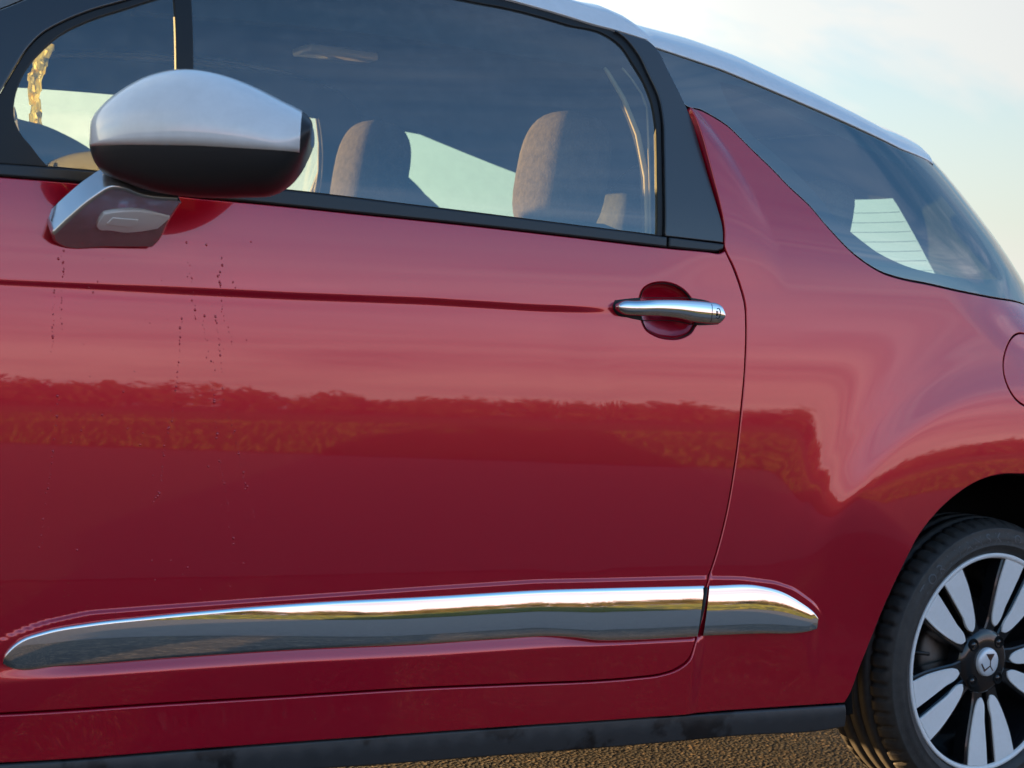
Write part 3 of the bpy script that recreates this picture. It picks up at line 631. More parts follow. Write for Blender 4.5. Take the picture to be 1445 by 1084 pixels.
def curve2d(pts, step=0.012, closed=False, corner=38.0):
    """resample a traced line with a smooth curve through its points; sharp turns stay sharp"""
    P = np.array(pts, float)
    if closed and np.hypot(*(P[0] - P[-1])) < 1e-5:
        P = P[:-1]
    n = len(P)
    idx = lambda i: i % n
    seg = [P[idx(i + 1)] - P[i] for i in range(n if closed else n - 1)]
    ln = [max(1e-7, np.hypot(*s)) for s in seg]

    def tangent(i):
        if not closed and (i == 0 or i == n - 1):
            return None
        a, b = seg[idx(i - 1)] / ln[idx(i - 1)], seg[idx(i)] / ln[idx(i)]
        if math.degrees(math.acos(max(-1, min(1, float(a @ b))))) > corner:
            return None
        la, lb = ln[idx(i - 1)], ln[idx(i)]
        t = (a * lb + b * la) / (la + lb)
        return t
    out = []
    for i in range(len(seg)):
        p0, p1 = P[i], P[idx(i + 1)]
        L = ln[i]
        d = seg[i] / L
        t0, t1 = tangent(i), tangent(idx(i + 1) if closed else i + 1)
        t0 = d if t0 is None else t0
        t1 = d if t1 is None else t1
        k = max(1, int(math.ceil(L / step)))
        for j in range(k):
            u = j / k
            h00 = 2 * u ** 3 - 3 * u ** 2 + 1; h10 = u ** 3 - 2 * u ** 2 + u
            h01 = -2 * u ** 3 + 3 * u ** 2; h11 = u ** 3 - u ** 2
            out.append(h00 * p0 + h10 * L * t0 + h01 * p1 + h11 * L * t1)
    if not closed:
        out.append(P[-1])
    return np.array(out)


def area2(P):
    x, y = P[:, 0], P[:, 1]
    return 0.5 * np.sum(x * np.roll(y, -1) - y * np.roll(x, -1))


def outward(P):
    """outward bisector of a counter-clockwise loop, scaled for the corner"""
    a = P - np.roll(P, 1, 0); b = np.roll(P, -1, 0) - P
    a = a / np.maximum(1e-9, np.hypot(a[:, 0], a[:, 1]))[:, None]
    b = b / np.maximum(1e-9, np.hypot(b[:, 0], b[:, 1]))[:, None]
    na = np.stack([a[:, 1], -a[:, 0]], 1); nb = np.stack([b[:, 1], -b[:, 0]], 1)
    m = na + nb
    m = m / np.maximum(1e-6, np.hypot(m[:, 0], m[:, 1]))[:, None]
    c = np.maximum(0.6, np.sum(m * na, 1))
    return m, c


def inside_poly(pts, P):
    x, y = pts[:, 0], pts[:, 1]
    res = np.zeros(len(pts), bool)
    for i in range(len(P)):
        x0, y0 = P[i - 1]; x1, y1 = P[i]
        if y0 == y1:
            continue
        c = ((y0 > y) != (y1 > y)) & (x < (x1 - x0) * (y - y0) / (y1 - y0) + x0)
        res ^= c
    return res


def dist_poly(pts, P):
    best = np.full(len(pts), 1e9)
    for i in range(len(P)):
        a, b = P[i - 1], P[i]
        d = b - a
        L = max(1e-12, d @ d)
        t = np.clip(((pts - a) @ d) / L, 0, 1)
        q = a + t[:, None] * d - pts
        best = np.minimum(best, np.einsum('ij,ij->i', q, q))
    return np.sqrt(best)


def panel(name, outline, S, material, parent=None, gap=0.002, lip=0.003, depth=0.012, ext=None, dx=0.02, dz=0.02,
          holes=(), off=0.0, step=0.012, label=None, hole_lip=True, raw=False, rows=None, kind=None, extra=None):
    """a sheet cut to an outline on the body surface, with a rolled edge turned inwards all round"""
    Pb = np.array(outline, float) if raw else curve2d(outline, step, True)
    if area2(Pb) < 0:
        Pb = Pb[::-1]
    m, c = outward(Pb)
    Pb = Pb - m * ((gap + lip) / c)[:, None]
    loops = [(Pb, 1.0)]
    for h in holes:
        Ph = curve2d(h, step * 0.6, True)
        if area2(Ph) < 0:
            Ph = Ph[::-1]
        mh, ch = outward(Ph)
        if hole_lip:
            Ph = Ph + mh * ((gap + lip) / ch)[:, None]
        loops.append((Ph, -1.0))
    x0, z0 = Pb.min(0); x1, z1 = Pb.max(0)
    gx = np.arange(x0 + dx / 2, x1, dx)
    gz = np.arange(z0 + dz / 2, z1, dz) if rows is None else rows
    gz = gz[(gz > z0) & (gz < z1)]
    GX, GZ = np.meshgrid(gx, gz)
    GX = GX + (np.arange(len(gz)) % 2)[:, None] * dx * 0.5
    g = np.stack([GX.ravel(), GZ.ravel()], 1)
    if extra is not None:
        # rows of points that follow the pressed lines, the plain grid keeps clear of them
        ex = extra[(extra[:, 0] > x0) & (extra[:, 0] < x1)]
        far = np.ones(len(g), bool)
        for a in range(0, len(g), 400):
            dd = ((g[a:a + 400, None, 0] - ex[None, :, 0]) / dx) ** 2 + ((g[a:a + 400, None, 1] - ex[None, :, 1]) / 0.0035) ** 2
            far[a:a + 400] = dd.min(1) > 0.8
        g = np.concatenate([g[far], ex])
    keep = inside_poly(g, Pb)
    g = g[keep]
    keep = np.ones(len(g), bool)
    for L_, s_ in loops:
        keep &= dist_poly(g, L_) > min(0.45 * min(dx, dz), 0.004)
        if s_ < 0:
            keep &= ~inside_poly(g, L_)
    g = g[keep]
    verts2, edges = [], []
    for L_, s_ in loops:
        b = len(verts2)
        verts2 += [tuple(q) for q in L_]
        edges += [(b + i, b + (i + 1) % len(L_)) for i in range(len(L_))]
    verts2 += [tuple(q) for q in g]
    vo, eo, fo, ov, oe, of = delaunay_2d_cdt([Vector(v) for v in verts2], edges, [], 0, 1e-6)
    V2 = np.array([(v.x, v.y) for v in vo])
    F = np.array([f for f in fo if len(f) == 3])
    cen = V2[F].mean(1)
    ok = inside_poly(cen, Pb)
    for L_, s_ in loops[1:]:
        ok &= ~inside_poly(cen, L_)
    F = F[ok]
    # counter-clockwise seen from outside
    A = V2[F]
    ar = (A[:, 1, 0] - A[:, 0, 0]) * (A[:, 2, 1] - A[:, 0, 1]) - (A[:, 2, 0] - A[:, 0, 0]) * (A[:, 1, 1] - A[:, 0, 1])
    F[ar < 0] = F[ar < 0][:, ::-1]
    gxv, gzv = grad(S, V2[:, 0], V2[:, 1])
    N = np.stack([gxv, -np.ones(len(V2)), gzv], 1)
    N /= np.linalg.norm(N, axis=1)[:, None]
    V = np.stack([V2[:, 0], S(V2[:, 0], V2[:, 1]) + off, V2[:, 1]], 1)
    verts = [V]; norms = [N]; faces = [tuple(map(int, f)) for f in F]
    # find the output index of every loop vertex
    o2i = {}
    for i, src in enumerate(ov):
        for s in src:
            o2i[s] = i
    nv = len(V); b = 0
    for L_, s_ in loops:
        n = len(L_)
        ids = [o2i[b + i] for i in range(n)]
        b += n
        m, c = outward(L_)
        m = m * s_
        sx, sz = gxv[ids], gzv[ids]
        o3 = np.stack([m[:, 0], sx * m[:, 0] + sz * m[:, 1], m[:, 1]], 1)
        o3 /= np.linalg.norm(o3, axis=1)[:, None]
        n3 = N[ids]
        prev = ids
        k = 1 / c
        for ang in (30, 60, 90):
            a = math.radians(ang)
            R = V[ids] + o3 * (lip * math.sin(a) * k)[:, None] - n3 * (lip * (1 - math.cos(a)))
            Nn = n3 * math.cos(a) + o3 * math.sin(a)
            verts.append(R); norms.append(Nn)
            cur = list(range(nv, nv + n)); nv += n
            for i in range(n):
                j = (i + 1) % n
                q = (prev[i], cur[i], cur[j], prev[j])
                faces.append(q if s_ > 0 else q[::-1])
            prev = cur
        R = R - n3 * depth if ext is None else R + np.array(ext)
        verts.append(R); norms.append(o3)
        cur = list(range(nv, nv + n)); nv += n
        for i in range(n):
            j = (i + 1) % n
            q = (prev[i], cur[i], cur[j], prev[j])
            faces.append(q if s_ > 0 else q[::-1])
    me = new_mesh(name, np.concatenate(verts), faces, material, np.concatenate(norms))
    return add(name, me, parent, label, kind)


def grid_mesh(name, G, material, parent=None, closed_u=False, closed_v=False, flip=False, label=None, kind=None, caps=False, smooth=True):
    """G[i][j] = points; rows i, columns j"""
    G = np.asarray(G, float)
    n, m_ = G.shape[:2]
    faces = []
    for i in range(n if closed_u else n - 1):
        for j in range(m_ if closed_v else m_ - 1):
            a = i * m_ + j; b = i * m_ + (j + 1) % m_
            c = ((i + 1) % n) * m_ + (j + 1) % m_; d = ((i + 1) % n) * m_ + j
            faces.append((a, d, c, b) if flip else (a, b, c, d))
    if caps:
        f0 = tuple(range(m_)); f1 = tuple(range((n - 1) * m_, n * m_))
        faces += [f0 if flip else f0[::-1], f1[::-1] if flip else f1]
    return add(name, new_mesh(name, G.reshape(-1, 3), faces, material, smooth=smooth), parent, label, kind)


def rbox(name, size, material, parent=None, loc=(0, 0, 0), r=0.02, seg=3, rot=None, label=None, power=None):
    """a box with rounded edges (or a soft cushion when power is given)"""
    sx, sy, sz = (s / 2 for s in size)
    if power:
        nu, nv = 28, 18
        G = []
        for i in range(nv + 1):
            ph = -math.pi / 2 + math.pi * i / nv
            row = []
            for j in range(nu):
                th = 2 * math.pi * j / nu
                sg = lambda t: math.copysign(abs(t) ** (2 / power), t)
                row.append((sx * sg(math.cos(ph)) * sg(math.cos(th)), sy * sg(math.cos(ph)) * sg(math.sin(th)), sz * sg(math.sin(ph))))
            G.append(row)
        o = grid_mesh(name, G, material, parent, closed_v=True, label=label)
    else:
        import bmesh
        bm = bmesh.new()
        bmesh.ops.create_cube(bm, size=1.0)
        for v in bm.verts:
            v.co = Vector((v.co.x * 2 * sx, v.co.y * 2 * sy, v.co.z * 2 * sz))
        bmesh.ops.bevel(bm, geom=bm.edges[:], offset=min(r, sx * .95, sy * .95, sz * .95), segments=seg, affect='EDGES', profile=0.5)
        me = bpy.data.meshes.new(name)
        bm.to_mesh(me); bm.free()
        me.materials.append(material)
        me.polygons.foreach_set('use_smooth', [True] * len(me.polygons))
        o = add(name, me, parent, label)
    o.location = loc
    if rot:
        o.rotation_euler = rot
    return o


def tube(name, pts, radius, material, parent=None, seg=8, closed=False, flat=None, label=None):
    """a round bar along a 3-D polyline"""
    P = [Vector(q) for q in pts]
    n = len(P)
    G = []
    up = Vector((0, 0, 1))
    for i in range(n):
        a = P[i - 1] if (i > 0 or closed) else P[i]
        b = P[(i + 1) % n] if (i < n - 1 or closed) else P[i]
        t = (b - a).normalized()
        s = t.cross(up)
        if s.length < 1e-3:
            s = t.cross(Vector((0, 1, 0)))
        s.normalize()
        u = s.cross(t).normalized()
        r = radius if not hasattr(radius, '__len__') else radius[i]
        G.append([P[i] + s * (r * math.cos(2 * math.pi * k / seg)) + u * (r * (flat or 1) * math.sin(2 * math.pi * k / seg)) for k in range(seg)])
    return grid_mesh(name, [[tuple(q) for q in row] for row in G], material, parent, closed_u=closed, closed_v=True, label=label, caps=not closed)


def lathe(name, prof, material, parent=None, seg=96, label=None, axis_loc=(0, 0, 0)):
    """prof = list of (radius, y); turned about the Y axis"""
    G = []
    for k in range(seg):
        a = 2 * math.pi * k / seg
        G.append([(axis_loc[0] + r * math.cos(a), axis_loc[1] + y, axis_loc[2] + r * math.sin(a)) for r, y in prof])
    return grid_mesh(name, G, material, parent, closed_u=True, flip=True, label=label)


def mirrored(o, parent):
    """the same part on the other side of the car"""
    c = o.copy()
    COL.objects.link(c)
    c.parent = parent
    c.matrix_local = Matrix.Translation((0, WIDTH, 0)) @ Matrix.Diagonal((1, -1, 1, 1)) @ o.matrix_local
    return c

# ------------------------------------------------------------------ the car
car = empty('hatchback_car')
car['label'] = 'deep red three-door hatchback with silver roof parked on the asphalt'
car['category'] = 'car'

q = lambda name: list(T[name])
XE = lambda z, k=0.54: float(corner_x0(np.array([z]))[0]) + k

# ---- red body side with the sill and rear wing in one piece
arch_front = q('arch')
arch_rear = [(-0.010 - x, z) for x, z in arch_front][1:][::-1]
rear_edge = [(XE(z), z) for z in (1.067, 1.0, 0.9, 0.8, 0.65, 0.5, 0.36, 0.27)]
side = q('fin')[::-1] + q('fin_top')[1:] + [(0.12, 1.0635), (0.22, 1.065)] + rear_edge + [(0.44, 0.255)] + arch_rear + arch_front[0:] \
    + q('sill_top')[::-1][1:] + q('door_bottom')[:-1] + q('shut')[::-1][:-1]
CAPC, CAPR = (0.016, 0.927), 0.0755
circ = [(CAPC[0] + CAPR * math.cos(a), CAPC[1] + CAPR * 1.02 * math.sin(a)) for a in np.linspace(0, 2 * math.pi, 24, endpoint=False)]
body_side = panel('body_side', side, S_rocker, M['paint'], car, gap=0.0013, lip=0.0026, depth=0.02, dx=0.0095, dz=0.006, step=0.010, holes=[circ], extra=ROWS)
flap = panel('fuel_flap', circ, S_body, M['paint'], body_side, gap=0.0012, lip=0.0012, depth=0.006, dx=0.012, dz=0.012, step=0.008)

# ---- door
cup = q('cup')
door_out = q('belt_low') + q('shut')[1:] + q('door_bottom')[::-1][1:] + [(-2.20, 0.62), (-2.21, 0.9)]
door = panel('door', door_out, S_body, M['paint'], car, gap=0.0013, lip=0.0026, depth=0.02, dx=0.02, dz=0.008, step=0.010, holes=[cup], hole_lip=True, extra=ROWS)
# hand recess behind the handle
cl_ = curve2d(cup, 0.006, True)
if area2(cl_) < 0:
    cl_ = cl_[::-1]
cc = cl_.mean(0)
G = []
for k in range(15):
    t = k / 14.0
    rad = 1 - t if k else 1.0
    rr = math.sin(math.acos(min(1, t))) if k < 14 else 0.0
    ring = cc + (cl_ - cc) * (1.06 * rr)
    dpt = 0.004 + 0.026 * (t ** 0.9)
    G.append([(a, float(S_body(np.array([a]), np.array([b]))[0]) + dpt, b) for a, b in ring])
grid_mesh('handle_recess', G, M['paint'], door, closed_v=True, flip=True)

# chrome pull handle
ht, hb = curve2d(q('handle_top'), 0.006), curve2d(q('handle_bot'), 0.006)


def arc_resample(P, n):
    s = np.concatenate([[0], np.cumsum(np.hypot(*np.diff(P, axis=0).T))]); s /= s[-1]
    u = np.linspace(0, 1, n)
    return np.stack([np.interp(u, s, P[:, 0]), np.interp(u, s, P[:, 1])], 1)


NX = 60
hx0, hx1 = ht[0, 0], ht[-1, 0]
G = []
for i in range(NX + 1):
    u = 0.5 - 0.5 * math.cos(math.pi * i / NX)
    x = hx0 + (hx1 - hx0) * u
    zt = np.interp(x, ht[:, 0], ht[:, 1]); zb = np.interp(x, hb[:, 0], hb[:, 1])
    h = max(0.0012, (zt - zb) / 2); zc_ = (zt + zb) / 2
    ys = float(S_body(np.array([x]), np.array([zc_]))[0])
    bow = 0.006 + 0.022 * float(sst(-1.075, -0.965, x))
    th = 0.0085 * min(1, h / 0.006)
    row = []
    for k in range(24):
        a = 2 * math.pi * k / 24
        e = lambda t, pw: math.copysign(abs(t) ** pw, t)
        row.append((x, ys - bow + th * e(-math.cos(a), 0.95), zc_ + h * e(math.sin(a), 0.80)))
    G.append(row)
handle = grid_mesh('door_handle', G, M['chrome'], door, closed_v=True, flip=True, caps=True)
# seam and key mark on the lock end
hxs = -0.8405
def on_handle(x, z, d=0.0006):
    u = (x - hx0) / (hx1 - hx0)
    zt = np.interp(x, ht[:, 0], ht[:, 1]); zb = np.interp(x, hb[:, 0], hb[:, 1])
    h = (zt - zb) / 2; zc_ = (zt + zb) / 2
    ys = float(S_body(np.array([x]), np.array([zc_]))[0])
    bow = 0.006 + 0.022 * float(sst(-1.075, -0.965, x))
    sn = max(-1, min(1, (z - zc_) / h)); sn = math.copysign(abs(sn) ** (1 / 0.8), sn)
    return (x, ys - bow - 0.0085 * math.sqrt(max(0, 1 - sn * sn)) ** 0.95 - d, z)
zt_, zb_ = np.interp(hxs, ht[:, 0], ht[:, 1]), np.interp(hxs, hb[:, 0], hb[:, 1])
tube('handle_seam', [on_handle(hxs, zb_ + (zt_ - zb_) * k / 12.0, 0.0001) for k in range(1, 12)], 0.0006, M['rubber'], door, 6)
kx, kz = -0.8265, 0.5 * (np.interp(-0.8265, ht[:, 0], ht[:, 1]) + np.interp(-0.8265, hb[:, 0], hb[:, 1]))
ring = [on_handle(kx + 0.0050 * math.cos(a), kz + 0.0098 * math.sin(a)) for a in np.linspace(-2.2, 2.2, 22)]
tube('lock_mark', ring, 0.0006, M['rubber'], door, 6)
tube('lock_mark', [on_handle(kx - 0.0035, kz + 0.005 * (1 - k / 3.0)) for k in range(7)], 0.0007, M['rubber'], door, 6)
tube('lock_mark', [on_handle(kx - 0.0010, kz + 0.004 * (1 - k / 3.0)) for k in range(7)], 0.0005, M['rubber'], door, 6)
# dark gasket behind both ends of the handle
well = q('handle_well')
wl_c = curve2d(well, 0.006, True)
panel('handle_gasket', well, S_body, M['rubber'], door, gap=0.0, lip=0.0012, depth=0.004, dx=0.012, dz=0.008, off=-0.0016, step=0.006, holes=[cup], hole_lip=False)

# ---- bright strips low on door and wing
def strip(name, top, bot, parent, tl=(-2.0, 9.0), shift=None, n=170):
    A = arc_resample(curve2d(top, 0.01), n); B = arc_resample(curve2d(bot, 0.01), n)
    W = np.linspace(0, 1, 17)
    G = []
    for i in range(n):
        a, b = A[i], B[i]
        L = max(1e-5, np.hypot(*(a - b)))
        sh = shift(0.5 * (a[0] + b[0])) if shift else 0.0
        P = b + (a - b) * W[:, None]
        tilt = np.radians(tl[0] + sh + (tl[1] - tl[0]) * W)
        y = np.concatenate([[0], np.cumsum(np.tan((tilt[1:] + tilt[:-1]) / 2) * L / 16)])
        mid = P[8]
        y = y - y[8] + float(S_body(np.array([mid[0]]), np.array([mid[1]]))[0]) - 0.0075 * min(1, L / 0.02)
        row = [(P[0][0], y[0] + 0.010, P[0][1] - 0.0005), (P[0][0], y[0] + 0.0016, P[0][1] - 0.0012)]
        row += [(P[k][0], y[k], P[k][1]) for k in range(17)]
        row += [(P[16][0], y[16] + 0.0018, P[16][1] + 0.0012), (P[16][0], y[16] + 0.012, P[16][1] + 0.0006)]
        G.append(row)
    return grid_mesh(name, G, M['chrome'], parent)


ct, cb = q('chrome_top'), q('chrome_bot')
strip('bright_strip', ct, cb, door, (-0.2, 7.6), lambda x: -3.4 * float(sst(-1.45, -2.05, x)))
strip('bright_strip', q('chrome2_top'), q('chrome2_bot'), body_side, (-0.2, 8.2))
tube('strip_end_seal', [(x, float(S_body(np.array([x]), np.array([z]))[0]) - 0.004, z) for x, z in ((-0.8035, 0.487), (-0.8065, 0.45), (-0.813, 0.42), (-0.819, 0.397))], 0.0035, M['rubber'], door, 6)

# ---- black sill moulding
sill = q('sill_top') + q('sill_bot')[::-1]
def S_sill(x, z):
    x = np.asarray(x, float); z = np.asarray(z, float)
    return base(x, z) - 0.004 - 0.004 * sst(0.245, 0.225, z)
panel('sill_moulding', sill, S_sill, M['sill'], body_side, gap=0.0, lip=0.005, depth=0.10, dx=0.05, dz=0.010, step=0.02)

# ---- door top: frame, glass, mouldings, pillars
frame = panel('window_frame', q('frame_out'), S_plain, M['rubber'], door, gap=0.0, lip=0.0025, depth=0.007, dx=0.03, dz=0.02, off=0.006, step=0.010,
              holes=[q('glass_main'), q('glass_quarter')])
panel('window_glass', q('glass_main'), S_plain, M['glass'], door, gap=-0.006, lip=0.001, depth=0.003, dx=0.04, dz=0.04, off=0.011, step=0.012)
panel('corner_glass', q('glass_quarter'), S_plain, M['glass'], door, gap=-0.006, lip=0.001, depth=0.003, dx=0.03, dz=0.03, off=0.011, step=0.012)
panel('belt_moulding', q('belt_mould'), S_plain, M['plastic'], door, gap=0.0004, lip=0.004, depth=0.02, dx=0.03, dz=0.008, off=-0.003, step=0.012)
panel('belt_end_cap', q('belt_end'), S_plain, M['plastic'], door, gap=0.0008, lip=0.004, depth=0.02, dx=0.02, dz=0.008, off=-0.004, step=0.008)
panel('pillar_cover', q('bpillar'), S_plain, M['pillar'], door, gap=0.0008, lip=0.0025, depth=0.02, dx=0.02, dz=0.02, off=-0.001, step=0.010)
panel('roof_rail', q('rail'), S_plain, M['silver'], door, gap=0.0006, lip=0.002, depth=0.02, dx=0.03, dz=0.015, off=0.0, step=0.010)
panel('front_pillar', q('apillar'), S_plain, M['pillar'], car, gap=0.0012, lip=0.003, depth=0.03, dx=0.03, dz=0.02, off=0.002, step=0.012)
panel('pillar_foot', q('sail'), S_plain, M['cabin'], door, gap=0.0, lip=0.001, depth=0.01, dx=0.03, dz=0.02, off=0.026, step=0.012)

# ---- water drops on the door
dv, df = [], []
for x, z in T['drops']:
    r = rnd.choice((0.0007, 0.0009, 0.0011, 0.0015, 0.0019)) * rnd.uniform(0.8, 1.25)
    xa, za = np.array([x]), np.array([z])
    y = float(S_body(xa, za)[0])
    gx_, gz_ = grad(S_body, xa, za)
    n = Vector((float(gx_[0]), -1, float(gz_[0]))).normalized()
    s = n.cross(Vector((0, 0, 1))).normalized(); u = s.cross(n)
    c0 = Vector((x, y, z)); b = len(dv)
    for ph, rr_ in ((0.0, 1.0), (0.42, 0.86), (0.75, 0.52)):
        for k in range(8):
            a = 2 * math.pi * k / 8
            dv.append(c0 + (s * math.cos(a) + u * math.sin(a) * (1.25 if math.sin(a) < 0 else 1.0)) * r * rr_ + n * (r * 0.75 * ph - 0.0001))
    dv.append(c0 + n * r * 0.68)
    for ring_ in range(2):
        for k in range(8):
            df.append((b + ring_ * 8 + k, b + ring_ * 8 + (k + 1) % 8, b + ring_ * 8 + 8 + (k + 1) % 8, b + ring_ * 8 + 8 + k))
    df += [(b + 16 + k, b + 16 + (k + 1) % 8, b + 24) for k in range(8)]
drops = new_mesh('water_drops', dv, [f[::-1] for f in df], M['paint'])

# ---- rear side window: one tinted pane, black print behind its border
roof_line = [p_ for p_ in q('roof_edge') if -0.90 < p_[0] < -0.15]
roof_tail = [(-0.09, 1.374), (-0.04, 1.379), (0.01, 1.380), (0.06, 1.368), (0.11, 1.348), (0.15, 1.328)]
qg = [p_ for p_ in roof_line if p_[0] > -0.866] + roof_tail + [(XE(z, 0.545), z) for z in (1.29, 1.24, 1.18, 1.12, 1.07)] + [(0.22, 1.066), (0.12, 1.0645)] \
    + q('fin_top')[::-1] + [(-0.8239, 1.4018), (-0.8427, 1.4622)]
qwin = panel('rear_side_window', qg, S_plain, M['glass_rear'], car, gap=0.0016, lip=0.0015, depth=0.004, dx=0.03, dz=0.03, off=0.004, step=0.010)
panel('black_border', qg, S_plain, M['frit'], qwin, gap=0.004, lip=0.0003, depth=0.012, dx=0.03, dz=0.03, off=0.0085, step=0.010, holes=[q('qglass_clear')], hole_lip=False)

# ---- roof
edge = sorted([p_ for p_ in q('roof_edge') if -1.90 < p_[0] < -0.17] + roof_tail[:1])
edge = np.array(edge)
rx = np.concatenate([np.linspace(edge[0, 0], -0.9, 26), np.linspace(-0.88, edge[-1, 0], 40)])
rz = np.interp(rx, edge[:, 0], edge[:, 1])
kk = np.hanning(7)[1:-1]; kk /= kk.sum()
ry = base(rx, rz)
HX, HH = [-1.95, -1.2, -1.0, -0.85, -0.6, -0.4, -0.2, -0.09], [0.036, 0.036, 0.052, 0.102, 0.129, 0.119, 0.110, 0.109]
rh = np.interp(rx, HX, HH)
U = np.linspace(0, 1, 26) ** 1.6
NR = 1.476
G = []
for x, y, z, h in zip(rx, ry, rz, rh):
    row = [(x, y + 0.012, z - 0.0075), (x, y - 0.002, z - 0.0065), (x, y - 0.003, z - 0.004)]
    fr_ = float(sst(-1.2, -1.85, x))
    for u in U:
        yy = y + (MID - y) * u
        bulge = 0.16 * (1 - ((MID - yy) / (MID - ry[0])) ** 2) * fr_
        row.append((x - bulge, yy, z + h * (1 - (1 - u) ** 3.2) ** (1 / NR)))
    row += [(a, WIDTH - b, c) for a, b, c in row[::-1][1:]]
    G.append(row)
roof = grid_mesh('roof', G, M['silver'], car)
roof_tail_row = G[-1]
# tail edge of the roof, turned down
tail = [[p_ for p_ in G[-1]], [(a + 0.012, b, c - 0.006) for a, b, c in G[-1]], [(a + 0.012, b, c - 0.03) for a, b, c in G[-1]]]
grid_mesh('roof_spoiler', tail, M['silver'], roof)
lin = [[(a, b + (0.02 if b < MID else -0.02), c - 0.028) for a, b, c in row[2:-2]] for row in G]
grid_mesh('headliner', lin, M['liner'], roof, flip=True)
# courtesy lamp
rbox('cabin_lamp', (0.16, 0.10, 0.02), M['lamp'], car, (-1.25, 0.80, 1.512), 0.008)

# ---- windscreen
ap = np.array(q('apillar')[12:])
apy = base(ap[:, 0], ap[:, 1]) + 0.004
G = []
for i, ((x, z), y) in enumerate(zip(ap, apy)):
    row = []
    for t in np.linspace(-1, 1, 41):
        u = 1 - abs(t)
        row.append((x - 0.16 * (1 - t * t), MID + (MID - y) * t, z + (0.041 * (1 - i / (len(ap) - 1.0)) + 0.006) * (1 - (1 - u) ** 3.2) ** (1 / NR)))
    G.append(row)
screen = grid_mesh('windscreen', G, M['glass_far'], car)

# ---- front end ahead of the door (out of the frame, it shades the ground and closes the cabin)
def S_front(x, z):
    x = np.asarray(x, float); z = np.asarray(z, float)
    qn = np.clip((-2.70 - x) / 0.78, 0, 0.97)
    return base(np.maximum(x, -2.75), z) + 0.55 * (1 - np.sqrt(1 - qn * qn))


FAX = -2.62
fa = [(FAX + 0.40 * math.cos(a), 0.302 + 0.405 * math.sin(a)) for a in np.radians(np.linspace(-9, 189, 30))]
fend = [(-2.215, 1.148), (-2.46, 1.128), (-2.8, 1.04), (-3.1, 0.93), (-3.38, 0.78), (-3.42, 0.6), (-3.42, 0.28), (-3.05, 0.25)] + fa[::-1] + [(-2.19, 0.245), (-2.185, 0.32), (-2.205, 0.7)]
fender = panel('front_wing', fend, S_front, M['paint'], car, gap=0.002, lip=0.003, depth=0.02, dx=0.03, dz=0.03, step=0.02)
bx = np.linspace(-2.46, -3.38, 16)
bz = np.interp(-bx, [2.46, 2.8, 3.1, 3.38], [1.12, 1.04, 0.93, 0.78])
by = S_front(bx, bz)
G = []
for x, y, z in zip(bx, by, bz):
    row = []
    for t in np.linspace(-1, 1, 21):
        row.append((x - 0.16 * (1 - t * t), MID + (MID - y - 0.003) * t, z + 0.05 * (1 - abs(t) ** 2.6) + 0.002))
    G.append(row)
grid_mesh('bonnet', G, M['paint'], car, flip=False)
yb = float(S_front(np.array([-3.42]), np.array([0.5]))[0])
G = []
for z in np.linspace(0.24, 0.80, 12):
    G.append([(-3.42 - 0.17 * (1 - abs(t) ** 2.2) + 0.06 * max(0, z - 0.6), MID + (MID - yb) * t, z) for t in np.linspace(-1, 1, 21)])
grid_mesh('front_bumper', G, M['paint'], car, flip=True)

# ---- tailgate with its heated window
rows_z = np.concatenate([np.linspace(0.27, 1.02, 14), np.linspace(1.09, 1.345, 12), [1.355, 1.365, 1.375]])
def hatch_row(z, off=0.0):
    x0 = float(corner_x0(np.array([z]))[0])
    pts = []
    for th in np.linspace(0.86, 1, 8):
        qx = th
        x = x0 + LX * min(qx, 0.985)
        y = float(base(np.array([x]), np.array([z]))[0])
        pts.append((x, y))
    xe, ye_ = pts[-1]
    ye_ = min(ye_, 0.62)
    pts = [(a, min(b, 0.62)) for a, b in pts]
    y_g = max(ye_ + 0.02, 0.69 + 0.12 * min(1, max(0, (z - 1.09) / 0.255)))
    for yy in list(ye_ + (y_g - ye_) * np.linspace(0, 1, 5)[1:]) + list(y_g + (MID - y_g) * np.linspace(0, 1, 9)[1:]):
        pts.append((xe + 0.10 * (1 - ((MID - yy) / (MID - ye_)) ** 2) ** 1.0, yy))
    full = pts + [(a, WIDTH - b) for a, b in pts[::-1][1:]]
    return [(a - off, b, z) for a, b in full]
HG = [hatch_row(z) for z in rows_z]
tail_row = [(a + 0.010, b, c - 0.010) for a, b, c in roof_tail_row]
idx_ = np.linspace(0, len(tail_row) - 1, len(HG[0]))
TR = np.array(tail_row)
HG.append([tuple(np.interp(i, np.arange(len(TR)), TR[:, k]) for k in range(3)) for i in idx_])
rows_z = np.append(rows_z, 1.40)
nz, ny = len(HG), len(HG[0])
hv = np.array(HG).reshape(-1, 3)
ff, gf, rf = [], [], []
for i in range(nz - 1):
    for j in range(ny - 1):
        f =  (i * ny + j, i * ny + j + 1, (i + 1) * ny + j + 1, (i + 1) * ny + j)
        zc_ = 0.5 * (rows_z[i] + rows_z[i + 1])
        if 1.09 <= zc_ <= 1.345 and 11 <= j < ny - 10:
            gf.append(f)
        elif zc_ < 1.03:
            rf.append(f)
        else:
            ff.append(f)
def compact(name, faces, m_):
    used = sorted({i for f in faces for i in f})
    mp = {v: i for i, v in enumerate(used)}
    return new_mesh(name, [hv[i] for i in used], [tuple(mp[i] for i in f) for f in faces], m_)


tailgate = add('tailgate', compact('tailgate', rf, M['paint']), car)
add('window_surround', compact('window_surround', ff, M['frit']), tailgate)
add('rear_window', compact('rear_window', gf, M['glass_far']), tailgate)
for k in range(9):
    z = 1.115 + 0.0245 * k
    r_ = hatch_row(z, 0.004)[11:-10]
    tube('heating_line', r_, 0.0006, M['rubber'], tailgate, 4)

